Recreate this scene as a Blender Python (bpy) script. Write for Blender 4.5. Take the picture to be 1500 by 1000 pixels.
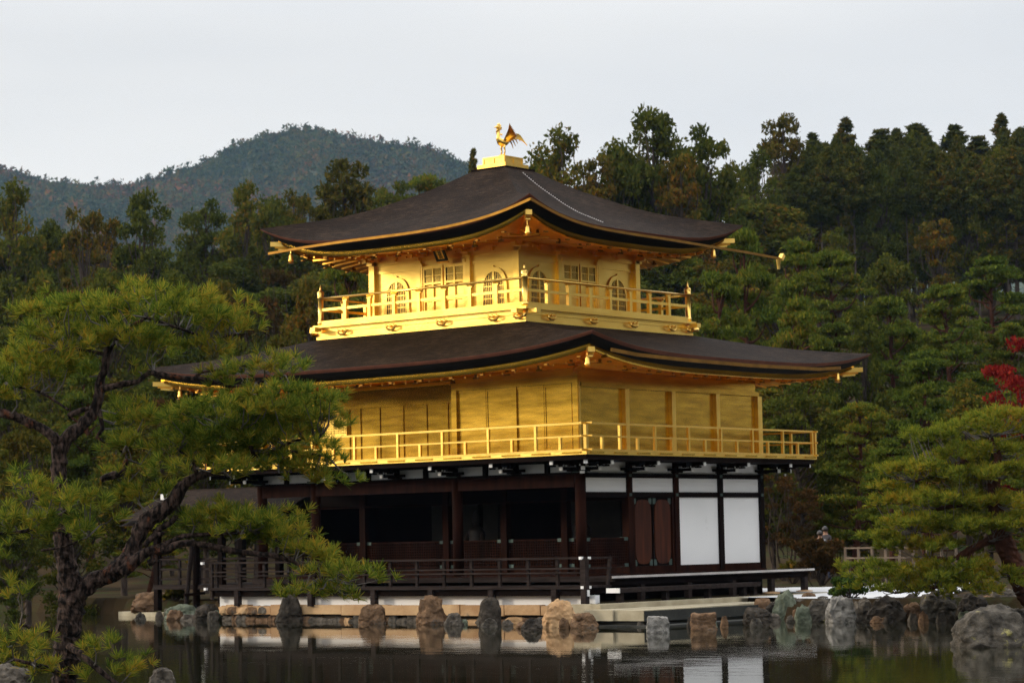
import bpy, bmesh, math, random
import numpy as np
from mathutils import Vector, Matrix

for o in list(bpy.data.objects): bpy.data.objects.remove(o)
S = bpy.context.scene
R = math.radians
# ------------------------------------------------------------ camera, sky, sun, exposure
Z0 = 1.92
CAM = np.array([39.79281, -51.29065, 0.18245 + Z0])
AR = np.array([0.77295961, 0.63414836, -0.01973066])
AU = np.array([0.06564104, -0.0490004, 0.99663946])
AF = np.array([-0.63105047, 0.77165719, 0.07950149])
FPX = 3660.76
cam = bpy.data.cameras.new('camera'); camo = bpy.data.objects.new('camera', cam); S.collection.objects.link(camo)
M = Matrix(((AR[0], AU[0], -AF[0], CAM[0]), (AR[1], AU[1], -AF[1], CAM[1]), (AR[2], AU[2], -AF[2], CAM[2]), (0, 0, 0, 1)))
camo.matrix_world = M
cam.sensor_fit = 'HORIZONTAL'; cam.sensor_width = 36.0; cam.lens = FPX / 1500.0 * 36.0
cam.clip_start = 0.5; cam.clip_end = 9000
cam.dof.use_dof = True; cam.dof.focus_distance = 36.5; cam.dof.aperture_fstop = 4.5
S.camera = camo
SUN_EL, SUN_AZ = R(14), R(236)      # azimuth clockwise from north (+y): a low hazy sun in the south-west
w = bpy.data.worlds.new('World'); S.world = w; w.use_nodes = True
nt = w.node_tree; nt.nodes.clear()
wo = nt.nodes.new('ShaderNodeOutputWorld'); bg = nt.nodes.new('ShaderNodeBackground'); sky = nt.nodes.new('ShaderNodeTexSky')
sky.sky_type = 'NISHITA'; sky.sun_disc = False; sky.sun_elevation = SUN_EL; sky.sun_rotation = SUN_AZ; sky.air_density = 1.2; sky.dust_density = 2.0
# a veil of thin high cloud over the blue
tc = nt.nodes.new('ShaderNodeTexCoord'); mp = nt.nodes.new('ShaderNodeMapping'); mp.inputs['Scale'].default_value = (1.2, 1.2, 5.0)
nz = nt.nodes.new('ShaderNodeTexNoise'); nz.inputs['Scale'].default_value = 1.6; nz.inputs['Detail'].default_value = 4; nz.inputs['Roughness'].default_value = 0.5
rp = nt.nodes.new('ShaderNodeValToRGB'); rp.color_ramp.elements[0].position = 0.36; rp.color_ramp.elements[0].color = (5.75, 5.82, 5.95, 1); rp.color_ramp.elements[1].position = 0.66; rp.color_ramp.elements[1].color = (6.9, 6.8, 6.65, 1)
mx = nt.nodes.new('ShaderNodeMix'); mx.data_type = 'RGBA'; mx.inputs[0].default_value = 0.97
nt.links.new(tc.outputs['Generated'], mp.inputs[0]); nt.links.new(mp.outputs[0], nz.inputs['Vector']); nt.links.new(nz.outputs[0], rp.inputs[0])
nt.links.new(sky.outputs[0], mx.inputs[6]); nt.links.new(rp.outputs[0], mx.inputs[7]); nt.links.new(mx.outputs[2], bg.inputs[0])
vd = nt.nodes.new('ShaderNodeVectorMath'); vd.operation = 'DOT_PRODUCT'; vd.inputs[1].default_value = (math.sin(SUN_AZ) * math.cos(SUN_EL), math.cos(SUN_AZ) * math.cos(SUN_EL), math.sin(SUN_EL))
nm = nt.nodes.new('ShaderNodeVectorMath'); nm.operation = 'NORMALIZE'; nt.links.new(tc.outputs['Generated'], nm.inputs[0]); nt.links.new(nm.outputs[0], vd.inputs[0])
gr = nt.nodes.new('ShaderNodeValToRGB'); gr.color_ramp.elements[0].position = 0.0; gr.color_ramp.elements[0].color = (1, 1, 1, 1)
e1 = gr.color_ramp.elements.new(0.6); e1.color = (1.05, 1.03, 1.0, 1); e2 = gr.color_ramp.elements.new(0.9); e2.color = (1.15, 1.10, 1.0, 1); gr.color_ramp.elements[-1].position = 1.0; gr.color_ramp.elements[-1].color = (1.7, 1.55, 1.3, 1)
mg = nt.nodes.new('ShaderNodeMix'); mg.data_type = 'RGBA'; mg.blend_type = 'MULTIPLY'; mg.inputs[0].default_value = 1.0
nt.links.new(vd.outputs['Value'], gr.inputs[0]); nt.links.new(mx.outputs[2], mg.inputs[6]); nt.links.new(gr.outputs[0], mg.inputs[7]); 
# the veil is brighter overhead than at the skyline, as an overcast sky is
sx_ = nt.nodes.new('ShaderNodeSeparateXYZ'); nt.links.new(nm.outputs[0], sx_.inputs[0])
zr = nt.nodes.new('ShaderNodeValToRGB'); zr.color_ramp.elements[0].position = 0.20; zr.color_ramp.elements[0].color = (1, 1, 1, 1); zr.color_ramp.elements[-1].position = 1.0; zr.color_ramp.elements[-1].color = (3.0, 3.05, 3.15, 1)
e3 = zr.color_ramp.elements.new(0.45); e3.color = (1.9, 1.91, 1.93, 1)
mz = nt.nodes.new('ShaderNodeMix'); mz.data_type = 'RGBA'; mz.blend_type = 'MULTIPLY'; mz.inputs[0].default_value = 1.0
nt.links.new(sx_.outputs['Z'], zr.inputs[0]); nt.links.new(mg.outputs[2], mz.inputs[6]); nt.links.new(zr.outputs[0], mz.inputs[7]); nt.links.new(mz.outputs[2], bg.inputs[0])
bg.inputs[1].default_value = 0.134
nt.links.new(bg.outputs[0], wo.inputs[0])
sl = bpy.data.lights.new('sun', 'SUN'); sl.energy = 2.0; sl.angle = R(7); sl.color = (1.0, 0.87, 0.70)
so = bpy.data.objects.new('sun', sl); S.collection.objects.link(so)
sd = Vector((math.sin(SUN_AZ) * math.cos(SUN_EL), math.cos(SUN_AZ) * math.cos(SUN_EL), math.sin(SUN_EL)))
so.rotation_euler = sd.to_track_quat('Z', 'Y').to_euler(); so.location = (-20, -30, 30)
S.view_settings.view_transform = 'Standard'; S.view_settings.look = 'None'; S.view_settings.exposure = 0.0; S.view_settings.gamma = 1.0
S.view_settings.use_curve_mapping = False
S.render.engine = 'CYCLES'
S.cycles.use_denoising = True; S.cycles.denoising_prefilter = 'NONE'
S.cycles.max_bounces = 10; S.cycles.diffuse_bounces = 4; S.cycles.glossy_bounces = 6; S.cycles.transmission_bounces = 4
S.cycles.volume_bounces = 0; S.cycles.transparent_max_bounces = 6
S.cycles.caustics_reflective = True; S.cycles.sample_clamp_indirect = 6.0

# ------------------------------------------------------------ helpers
rnd = random.Random(7)
def at(px, py, d):
    """world point seen at photo pixel (1500 wide) at view depth d"""
    return Vector(CAM + (AF + AR * (px - 750) / FPX + AU * (500 - py) / FPX) * d)
Fh = np.array([-0.633, 0.774]); Rh = np.array([0.774, 0.633])
def sr(x, y):
    dx, dy = x - CAM[0], y - CAM[1]
    return dx * Fh[0] + dy * Fh[1], dx * Rh[0] + dy * Rh[1]
def link(o): S.collection.objects.link(o); return o
def tag(o, label=None, cat=None, group=None, kind=None):
    if label: o['label'] = label
    if cat: o['category'] = cat
    if group: o['group'] = group
    if kind: o['kind'] = kind
    return o
def thing(name, label, cat, loc=(0, 0, 0), group=None, rz=0):
    o = link(bpy.data.objects.new(name, None)); o.location = loc; o.rotation_euler = (0, 0, rz); o.empty_display_size = 0.3
    return tag(o, label, cat, group)
def copy_tree(o, parent=None):
    c = o.copy(); link(c); c.parent = parent
    for ch in list(o.children): copy_tree(ch, c)
    return c
class MB:
    def __init__(s): s.v = []; s.f = []; s.M = None
    def add(s, vs, fs):
        n = len(s.v)
        if s.M is not None: vs = [tuple(s.M @ Vector(v)) for v in vs]
        s.v += [tuple(v) for v in vs]; s.f += [tuple(i + n for i in f) for f in fs]; return s
    def box(s, x0, x1, y0, y1, z0, z1):
        x0, x1 = min(x0, x1), max(x0, x1); y0, y1 = min(y0, y1), max(y0, y1); z0, z1 = min(z0, z1), max(z0, z1)
        return s.add([(x0, y0, z0), (x1, y0, z0), (x1, y1, z0), (x0, y1, z0), (x0, y0, z1), (x1, y0, z1), (x1, y1, z1), (x0, y1, z1)],
                     [(0, 3, 2, 1), (4, 5, 6, 7), (0, 1, 5, 4), (1, 2, 6, 5), (2, 3, 7, 6), (3, 0, 4, 7)])
    def bar(s, a, b, wd, ht):
        a, b = Vector(a), Vector(b); d = (b - a).normalized(); up = Vector((0, 0, 1)) if abs(d.z) < 0.95 else Vector((0, 1, 0))
        sx = d.cross(up).normalized() * wd / 2; sz = sx.cross(d).normalized() * ht / 2
        vs = [p + q for p in (a, b) for q in (sx + sz, -sx + sz, -sx - sz, sx - sz)]
        return s.add(vs, [(0, 1, 2, 3), (7, 6, 5, 4), (0, 4, 5, 1), (1, 5, 6, 2), (2, 6, 7, 3), (3, 7, 4, 0)])
    def tube(s, pts, rad, n=6, cap=True):
        pts = [Vector(p) for p in pts]; rad = rad if hasattr(rad, '__len__') else [rad] * len(pts)
        vs = []; fs = []; ref = Vector((0.3, 0.2, 1)).normalized()
        for i, p in enumerate(pts):
            d = (pts[min(i + 1, len(pts) - 1)] - pts[max(i - 1, 0)])
            d = d.normalized() if d.length > 1e-9 else Vector((0, 0, 1))
            if abs(d.dot(ref)) > 0.97: ref = Vector((1, 0.2, 0)).normalized()
            a = d.cross(ref).normalized(); b = a.cross(d).normalized(); ref = b
            for k in range(n):
                t = 2 * math.pi * k / n; vs.append(p + (a * math.cos(t) + b * math.sin(t)) * rad[i])
        for i in range(len(pts) - 1):
            for k in range(n):
                k2 = (k + 1) % n; fs.append((i * n + k, i * n + k2, (i + 1) * n + k2, (i + 1) * n + k))
        if cap: fs.append(tuple(range(n))); fs.append(tuple((len(pts) - 1) * n + k for k in range(n - 1, -1, -1)))
        return s.add(vs, fs)
    def lathe(s, c, prof, n=12):
        return s.tube([(c[0], c[1], c[2] + z) for r, z in prof], [max(r, 1e-4) for r, z in prof], n) if False else s._lathe(c, prof, n)
    def _lathe(s, c, prof, n):
        vs = []; fs = []
        for r, z in prof:
            for k in range(n):
                t = 2 * math.pi * k / n; vs.append((c[0] + r * math.cos(t), c[1] + r * math.sin(t), c[2] + z))
        for i in range(len(prof) - 1):
            for k in range(n):
                k2 = (k + 1) % n; fs.append((i * n + k, i * n + k2, (i + 1) * n + k2, (i + 1) * n + k))
        fs.append(tuple(range(n - 1, -1, -1))); fs.append(tuple((len(prof) - 1) * n + k for k in range(n)))
        return s.add(vs, fs)
    def prism(s, pts, n0, n1):
        """polygon pts (u,z) extruded along local y from n0 to n1"""
        k = len(pts)
        vs = [(u, n0, z) for u, z in pts] + [(u, n1, z) for u, z in pts]
        fs = [tuple(range(k)), tuple(range(2 * k - 1, k - 1, -1))] + [(i, (i + 1) % k + 0, (i + 1) % k + k, i + k) for i in range(k)]
        return s.add(vs, fs)
    def ring(s, inner, outer, n0, n1):
        k = len(inner); vs = [(u, n, z) for n in (n0, n1) for pts in (inner, outer) for u, z in pts]; fs = []
        for i in range(k):
            j = (i + 1) % k
            fs += [(i, j, k + j, k + i), (2 * k + j, 2 * k + i, 3 * k + i, 3 * k + j), (i, 2 * k + i, 2 * k + j, j), (k + j, 3 * k + j, 3 * k + i, k + i)]
        return s.add(vs, fs)
    def build(s, name, mat, parent=None, smooth=False):
        me = bpy.data.meshes.new(name); me.from_pydata(s.v, [], s.f); me.update()
        bm = bmesh.new(); bm.from_mesh(me); bmesh.ops.recalc_face_normals(bm, faces=bm.faces); bm.to_mesh(me); bm.free()
        me.materials.append(mat)
        if smooth: me.polygons.foreach_set('use_smooth', [True] * len(me.polygons))
        o = link(bpy.data.objects.new(name, me)); o.parent = parent
        return o
def npmesh(name, V, F, mat, parent=None, smooth=False, mats=None, midx=None):
    """V (n,3), F (m,k) equal-sized faces"""
    me = bpy.data.meshes.new(name); n, k = F.shape
    me.vertices.add(len(V)); me.vertices.foreach_set('co', np.ascontiguousarray(V, dtype=np.float32).ravel())
    me.loops.add(n * k); me.loops.foreach_set('vertex_index', np.ascontiguousarray(F, dtype=np.int32).ravel())
    me.polygons.add(n); me.polygons.foreach_set('loop_start', np.arange(0, n * k, k, dtype=np.int32))
    me.update(calc_edges=True)
    for m_ in (mats or [mat]): me.materials.append(m_)
    if midx is not None: me.polygons.foreach_set('material_index', np.asarray(midx, dtype=np.int32))
    if smooth: me.polygons.foreach_set('use_smooth', np.ones(n, dtype=bool))
    o = link(bpy.data.objects.new(name, me)); o.parent = parent
    return o

# ------------------------------------------------------------ materials
def newmat(name):
    m = bpy.data.materials.new(name); m.use_nodes = True; nt = m.node_tree; nt.nodes.clear()
    out = nt.nodes.new('ShaderNodeOutputMaterial'); return m, nt, out
def N(nt, t, **kw):
    n = nt.nodes.new(t)
    for k, v in kw.items():
        if k.startswith('i_'): n.inputs[k[2:].replace('_', ' ')].default_value = v
        else: setattr(n, k, v)
    return n
def ramp(nt, stops):
    r = nt.nodes.new('ShaderNodeValToRGB'); e = r.color_ramp.elements
    while len(e) < len(stops): e.new(0.5)
    for q, (p, c) in zip(e, stops): q.position = p; q.color = (*c, 1) if len(c) == 3 else c
    return r
def surf(name, c1, c2, rough=0.6, metal=0.0, scale=3.0, stretch=(1, 1, 1), bump=0.0, detail=5, bscale=None, spec=0.5, contrast=(0.3, 0.7), extra=None, bdist=0.02):
    m, nt, out = newmat(name); b = N(nt, 'ShaderNodeBsdfPrincipled'); L = nt.links.new
    tc = N(nt, 'ShaderNodeTexCoord'); mp = N(nt, 'ShaderNodeMapping'); mp.inputs['Scale'].default_value = stretch; L(tc.outputs['Object'], mp.inputs[0])
    nz = N(nt, 'ShaderNodeTexNoise', i_Scale=scale, i_Detail=detail); L(mp.outputs[0], nz.inputs['Vector'])
    r = ramp(nt, [(contrast[0], c1), (contrast[1], c2)]); L(nz.outputs[0], r.inputs[0])
    col = r.outputs[0]
    if extra:      # (colour, scale, threshold, softness): patches of lichen, moss or stain
        c3, sc, th, sf = extra
        n2 = N(nt, 'ShaderNodeTexNoise', i_Scale=sc, i_Detail=6, i_Roughness=0.65); L(mp.outputs[0], n2.inputs['Vector'])
        r2 = ramp(nt, [(th, (0, 0, 0)), (min(th + sf, 1), (1, 1, 1))]); L(n2.outputs[0], r2.inputs[0])
        mx = N(nt, 'ShaderNodeMix', data_type='RGBA'); L(r2.outputs[0], mx.inputs[0]); L(col, mx.inputs[6]); mx.inputs[7].default_value = (*c3, 1); col = mx.outputs[2]
    L(col, b.inputs['Base Color']); b.inputs['Roughness'].default_value = rough; b.inputs['Metallic'].default_value = metal
    b.inputs['Specular IOR Level'].default_value = spec
    if bump:
        n3 = N(nt, 'ShaderNodeTexNoise', i_Scale=bscale or scale * 3, i_Detail=1 if metal > .9 else 6, i_Roughness=0.6); L(mp.outputs[0], n3.inputs['Vector'])
        bp = N(nt, 'ShaderNodeBump', i_Strength=bump, i_Distance=bdist); L(n3.outputs[0], bp.inputs['Height']); L(bp.outputs[0], b.inputs['Normal'])
    L(b.outputs[0], out.inputs[0]); return m
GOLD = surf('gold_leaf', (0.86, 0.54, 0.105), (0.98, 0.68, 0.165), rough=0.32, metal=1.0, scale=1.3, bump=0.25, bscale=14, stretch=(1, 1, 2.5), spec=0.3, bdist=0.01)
GOLD2 = surf('dimmed_gold_leaf', (0.40, 0.225, 0.022), (0.66, 0.41, 0.055), rough=0.26, metal=1.0, scale=1.1, bump=0.08, bscale=5, stretch=(1, 1, 6), spec=0.3, bdist=0.01)  # darker copy of the gold; the middle storey's dimmer reflections are in its colour
GOLDB = surf('burnished_gold', (0.86, 0.53, 0.11), (0.96, 0.64, 0.17), rough=0.28, metal=1.0, scale=6, spec=0.4)
GOLD4 = surf('bounce_tinted_gold', (0.82, 0.41, 0.055), (0.96, 0.52, 0.085), rough=0.42, metal=1.0, scale=1.2)  # redder gold; orange bounce light under the eaves is put into its colour
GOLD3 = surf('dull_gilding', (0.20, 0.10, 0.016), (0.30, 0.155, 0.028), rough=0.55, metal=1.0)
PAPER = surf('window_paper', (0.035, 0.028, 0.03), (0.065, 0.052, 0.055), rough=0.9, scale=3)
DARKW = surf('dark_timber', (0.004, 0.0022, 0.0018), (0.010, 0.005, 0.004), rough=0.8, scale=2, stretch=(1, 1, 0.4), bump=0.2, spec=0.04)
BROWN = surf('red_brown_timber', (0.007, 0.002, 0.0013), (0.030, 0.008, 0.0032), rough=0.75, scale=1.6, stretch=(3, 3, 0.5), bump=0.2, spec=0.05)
GREYW = surf('weathered_timber', (0.014, 0.010, 0.009), (0.038, 0.028, 0.025), rough=0.85, scale=2.5, stretch=(0.6, 4, 4), bump=0.25, spec=0.06)
PALEW = surf('pale_deck_edge', (0.40, 0.37, 0.35), (0.58, 0.54, 0.52), rough=0.7, scale=4, stretch=(2, 0.6, 2))
WHITE = surf('white_plaster', (0.76, 0.76, 0.755), (0.82, 0.82, 0.815), rough=0.9, scale=0.7, contrast=(0.2, 0.8), bump=0.05, extra=((0.55, 0.54, 0.52), 2.5, 0.62, 0.3))
CAPW = surf('white_painted_end', (0.75, 0.74, 0.72), (0.82, 0.81, 0.8), rough=0.7)
VERDI = surf('verdigris_fitting', (0.04, 0.07, 0.06), (0.08, 0.12, 0.105), rough=0.6, metal=0.4)
BLACKE = surf('layered_eave_black', (0.006, 0.006, 0.007), (0.016, 0.014, 0.014), rough=0.85, scale=2, stretch=(1, 1, 20), bump=0.4, spec=0.1)
REDE = surf('red_brown_eave_lip', (0.085, 0.022, 0.010), (0.15, 0.042, 0.018), rough=0.75, scale=3)
SANDST = surf('orange_sandstone', (0.30, 0.16, 0.065), (0.50, 0.33, 0.17), rough=0.85, scale=1.1, bump=0.6, bscale=6, extra=((0.08, 0.07, 0.05), 2.2, 0.6, 0.12), bdist=0.05)
PALEST = surf('pale_granite', (0.27, 0.23, 0.15), (0.42, 0.37, 0.26), rough=0.85, scale=2, bump=0.4, extra=((0.09, 0.085, 0.07), 1.8, 0.66, 0.1), bdist=0.03)
SANDG = surf('white_sand', (0.50, 0.50, 0.50), (0.60, 0.60, 0.60), rough=1, scale=30, bump=0.2)
def roofmat():
    m, nt, out = newmat('cypress_bark_shingle'); L = nt.links.new; b = N(nt, 'ShaderNodeBsdfPrincipled')
    tc = N(nt, 'ShaderNodeTexCoord'); mp = N(nt, 'ShaderNodeMapping'); mp.inputs['Scale'].default_value = (1, 1, 1); L(tc.outputs['Object'], mp.inputs[0])
    n1 = N(nt, 'ShaderNodeTexNoise', i_Scale=0.8, i_Detail=6, i_Roughness=0.7); L(mp.outputs[0], n1.inputs['Vector'])
    mp2 = N(nt, 'ShaderNodeMapping'); mp2.inputs['Scale'].default_value = (3.5, 3.5, 34); L(tc.outputs['Object'], mp2.inputs[0])
    n2 = N(nt, 'ShaderNodeTexNoise', i_Scale=1.0, i_Detail=7, i_Roughness=0.78); L(mp2.outputs[0], n2.inputs['Vector'])
    r1 = ramp(nt, [(0.36, (0.005, 0.0024, 0.0012)), (0.50, (0.0125, 0.0066, 0.0036)), (0.67, (0.056, 0.035, 0.021))])
    mxv = N(nt, 'ShaderNodeMath', operation='MULTIPLY_ADD'); mxv.inputs[1].default_value = 0.70; L(n2.outputs[0], mxv.inputs[0])
    h = N(nt, 'ShaderNodeMath', operation='MULTIPLY'); h.inputs[1].default_value = 0.30; L(n1.outputs[0], h.inputs[0]); L(h.outputs[0], mxv.inputs[2])
    L(mxv.outputs[0], r1.inputs[0]); L(r1.outputs[0], b.inputs['Base Color'])
    b.inputs['Roughness'].default_value = 0.75; b.inputs['Specular IOR Level'].default_value = 0.04
    bp = N(nt, 'ShaderNodeBump', i_Strength=0.8, i_Distance=0.04); L(n2.outputs[0], bp.inputs['Height']); L(bp.outputs[0], b.inputs['Normal'])
    L(b.outputs[0], out.inputs[0]); return m
ROOF = roofmat()
def leafmat(name, stops, trans=0.25, varscale=0.35, spec=0.0):
    """leaf colours picked per leaf, drifting from clump to clump and a little from tree to tree"""
    m, nt, out = newmat(name); L = nt.links.new
    g = N(nt, 'ShaderNodeNewGeometry'); oi = N(nt, 'ShaderNodeObjectInfo'); tc = N(nt, 'ShaderNodeTexCoord')
    nz = N(nt, 'ShaderNodeTexNoise', i_Scale=varscale, i_Detail=3); L(tc.outputs['Object'], nz.inputs['Vector'])
    a = N(nt, 'ShaderNodeMath', operation='MULTIPLY_ADD'); a.inputs[1].default_value = 0.45; L(g.outputs['Random Per Island'], a.inputs[0])
    b_ = N(nt, 'ShaderNodeMath', operation='MULTIPLY_ADD'); b_.inputs[1].default_value = 0.9; b_.inputs[2].default_value = -0.22; L(nz.outputs[0], b_.inputs[0]); L(b_.outputs[0], a.inputs[2])
    c = N(nt, 'ShaderNodeMath', operation='MULTIPLY_ADD'); c.inputs[1].default_value = 0.22; L(oi.outputs['Random'], c.inputs[0]); L(a.outputs[0], c.inputs[2])
    r = ramp(nt, stops); L(c.outputs[0], r.inputs[0])
    d = N(nt, 'ShaderNodeBsdfDiffuse'); t = N(nt, 'ShaderNodeBsdfTranslucent'); mx = N(nt, 'ShaderNodeMixShader'); mx.inputs[0].default_value = trans
    L(r.outputs[0], d.inputs[0]); L(r.outputs[0], t.inputs[0]); L(d.outputs[0], mx.inputs[1]); L(t.outputs[0], mx.inputs[2]); L(mx.outputs[0], out.inputs[0])
    return m
L_BROAD = leafmat('broad_leaves', [(0.15, (0.022, 0.033, 0.008)), (0.45, (0.050, 0.064, 0.012)), (0.75, (0.098, 0.098, 0.015)), (0.97, (0.19, 0.098, 0.014))])
L_OLIVE = leafmat('turning_leaves', [(0.15, (0.026, 0.032, 0.008)), (0.45, (0.060, 0.060, 0.011)), (0.72, (0.110, 0.080, 0.013)), (0.95, (0.23, 0.090, 0.013))])
L_CONIF = leafmat('conifer_sprays', [(0.15, (0.019, 0.030, 0.009)), (0.5, (0.046, 0.058, 0.013)), (0.78, (0.095, 0.088, 0.015)), (0.97, (0.18, 0.092, 0.014))])
L_PINE = leafmat('pine_needles', [(0.15, (0.026, 0.046, 0.009)), (0.5, (0.066, 0.095, 0.014)), (0.8, (0.135, 0.138, 0.017)), (0.97, (0.23, 0.12, 0.014))])
L_PINEF = leafmat('fresh_pine_needles', [(0.10, (0.022, 0.052, 0.009)), (0.38, (0.080, 0.130, 0.018)), (0.60, (0.220, 0.235, 0.026)), (0.82, (0.38, 0.235, 0.026)), (1.0, (0.42, 0.15, 0.02))], trans=0.35, varscale=1.2)
L_PINEG = leafmat('garden_pine_needles', [(0.12, (0.045, 0.078, 0.012)), (0.42, (0.120, 0.155, 0.018)), (0.68, (0.23, 0.215, 0.022)), (0.92, (0.36, 0.20, 0.02))], trans=0.35, varscale=.8)
L_RED = leafmat('red_maple_leaves', [(0.15, (0.10, 0.006, 0.006)), (0.6, (0.15, 0.010, 0.010)), (0.95, (0.22, 0.025, 0.014))])
L_DRED = leafmat('dull_red_leaves', [(0.15, (0.022, 0.022, 0.008)), (0.6, (0.044, 0.028, 0.010)), (0.95, (0.095, 0.042, 0.013))])
L_SHRUB = leafmat('shrub_leaves', [(0.15, (0.018, 0.036, 0.009)), (0.6, (0.045, 0.075, 0.016)), (0.95, (0.11, 0.12, 0.022))])
BARK = surf('grey_brown_bark', (0.030, 0.022, 0.018), (0.080, 0.060, 0.050), rough=0.9, scale=5, stretch=(1, 1, 0.3), bump=0.8, spec=0.1, bdist=0.03)
PBARK = surf('red_pine_bark', (0.030, 0.012, 0.008), (0.085, 0.034, 0.020), rough=0.9, scale=5, stretch=(1, 1, 0.3), bump=0.8, spec=0.1, bdist=0.03)
PBARKF = surf('plated_pine_bark', (0.006, 0.004, 0.0035), (0.085, 0.056, 0.045), rough=0.9, scale=20, stretch=(1, 1, 0.4), bump=1.0, bscale=30, spec=0.15, bdist=0.04, contrast=(0.42, 0.66), extra=((0.12, 0.042, 0.02), 6, 0.60, 0.08))
EARTH = surf('mossy_earth', (0.020, 0.014, 0.008), (0.050, 0.033, 0.016), rough=1, scale=0.5, bump=0.5, bscale=4, extra=((0.022, 0.034, 0.010), 0.35, 0.5, 0.15), bdist=0.1, spec=0.04)
PALEB = surf('pale_grey_bark', (0.035, 0.026, 0.022), (0.12, 0.098, 0.085), rough=0.9, scale=3, stretch=(1, 1, 0.3), spec=0.1)
TWIG = surf('grey_twigs', (0.05, 0.042, 0.036), (0.12, 0.105, 0.095), rough=0.9, scale=8)
# ------------------------------------------------------------ the pavilion
CX, CY = -5.83, 4.24
KEN = 2.12
PAV = thing('golden_pavilion', 'three storey gold leafed pavilion with two bark roofs standing at the pond edge', 'pavilion', (CX, CY, 0.5))
def P(mb, name, mat, parent=None, smooth=False):
    o = mb.build(name, mat, None, smooth); q = parent or PAV
    o.parent = q
    if q is PAV: o.matrix_parent_inverse = Matrix.Translation((-CX, -CY, -0.5))
    return o
def face_M(k, half, cx=CX, cy=CY):
    """local frame of one side: x runs along it, -y points outwards, origin at its middle on the ground"""
    a = k * math.pi / 2
    h = half if not hasattr(half, '__len__') else half[(k) % 2]
    return Matrix.Translation((cx, cy, 0)) @ Matrix.Rotation(a, 4, 'Z') @ Matrix.Translation((0, -h, 0))
# ---- roofs
def interp(t, tab):
    for (a, za), (b, zb) in zip(tab, tab[1:]):
        if t <= b: return za + (zb - za) * (t - a) / (b - a)
    return tab[-1][1]
def smooth_tab(tab, n=200):
    xs = np.linspace(tab[0][0], tab[-1][0], n); ys = np.interp(xs, [a for a, _ in tab], [b for _, b in tab])
    k = np.hanning(41); k /= k.sum(); yp = np.concatenate([2 * ys[0] - ys[20:0:-1], ys, 2 * ys[-1] - ys[-2:-22:-1]])
    return list(zip(xs, np.convolve(yp, k, 'valid')))
def make_roof(prof, lift, H, I, topname, z_soffit_in, wall, edge=0.29, label=None):
    prof = smooth_tab(prof); nu, nv = 64, 26
    ztip = lambda u: -lift * (1 - abs(u) ** 3.6)
    def zz(u, v): return interp(v, prof) + ztip(u) * (1 - v) ** 1.6
    top = MB(); red = MB(); blk = MB(); fas = MB(); sof = MB()
    for k in range(4):
        hx, hy = (H[0], H[1]) if k % 2 == 0 else (H[1], H[0]); ix, iy = (I[0], I[1]) if k % 2 == 0 else (I[1], I[0])
        wx, wy = (wall[0], wall[1]) if k % 2 == 0 else (wall[1], wall[0])
        Mx = Matrix.Translation((CX, CY, 0)) @ Matrix.Rotation(k * math.pi / 2, 4, 'Z')
        us = [math.sin(math.pi / 2 * (2 * i / nu - 1)) * 0.45 + (2 * i / nu - 1) * 0.55 for i in range(nu + 1)]
        def strip(mb, rows):
            mb.M = Mx; n = len(us); mb.add([p for r_ in rows for p in r_], [(j * n + i, j * n + i + 1, (j + 1) * n + i + 1, (j + 1) * n + i) for j in range(len(rows) - 1) for i in range(n - 1)])
        rows = []
        for j in range(nv + 1):
            v = j / nv; L_ = hx + (ix - hx) * v; D_ = hy + (iy - hy) * v
            rows.append([(u * L_, -D_, zz(u, v)) for u in us])
        strip(top, rows)
        e = lambda off, dz, kk=0.0: [(u * (hx - off), -(hy - off), zz(u, 0) + dz - kk * (abs(u) ** 10)) for u in us]
        strip(red, [e(0, 0), e(0.015, -0.035), e(0.07, -0.09)])
        strip(blk, [e(0.07, -0.09), e(0.12, -0.13), e(0.28, -edge), e(0.36, -edge)])
        strip(fas, [e(0.36, -edge + 0.004), e(0.37, -edge - 0.13), e(0.40, -edge - 0.145), e(0.47, -edge - 0.145)])
        flat = lambda u, off, z: (u * (hx - off), -(hy - off), z)
        r0 = e(0.47, -edge - 0.145)
        zin = z_soffit_in
        r1 = [(u * wx, -wy, zin + 0.25 * (zz(u, 0) - zz(0, 0)) * 0) for u in us]
        mid = [tuple(a * 0.5 + b * 0.5 for a, b in zip(p, q)) for p, q in zip(r0, r1)]
        strip(sof, [r0, mid, r1])
    r = P(top, topname, ROOF, smooth=True)
    if label: r['label'] = label
    P(red, 'eave_lip', REDE, r, True).matrix_parent_inverse = Matrix.Identity(4)
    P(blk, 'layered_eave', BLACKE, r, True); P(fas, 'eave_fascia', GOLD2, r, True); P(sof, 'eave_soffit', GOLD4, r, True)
    return r, zz
TOPP = [(0.0, 11.17), (0.15, 11.29), (0.34, 11.47), (0.54, 11.80), (0.69, 12.14), (0.81, 12.46), (0.93, 12.80)]
TOPP = [((4.97 - t) / (4.97 - 0.55), z) for t, z in [(4.97, 11.16), (4.3, 11.28), (3.35, 11.46), (2.7, 11.68), (2.37, 11.83), (1.65, 12.16), (1.1, 12.48), (0.66, 12.76), (0.55, 12.84)]]
roof_t, zt = make_roof(TOPP, 0.62, (4.97, 4.97), (0.55, 0.55), 'upper_roof', 10.33, (2.7, 2.7))
LOWP = [(0, 7.27), (0.18, 7.335), (0.4, 7.44), (0.62, 7.60), (0.84, 7.80), (1.0, 7.95), (1.1, 8.05)]
LOWP = [(a / 1.1, z) for a, z in LOWP]
roof_l, zl = make_roof(LOWP, 0.45, (8.18, 6.59), (8.18 - 4.36 * 1.1, 6.59 - 2.77 * 1.1), 'lower_roof', 6.62, (5.75, 4.16))
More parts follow.
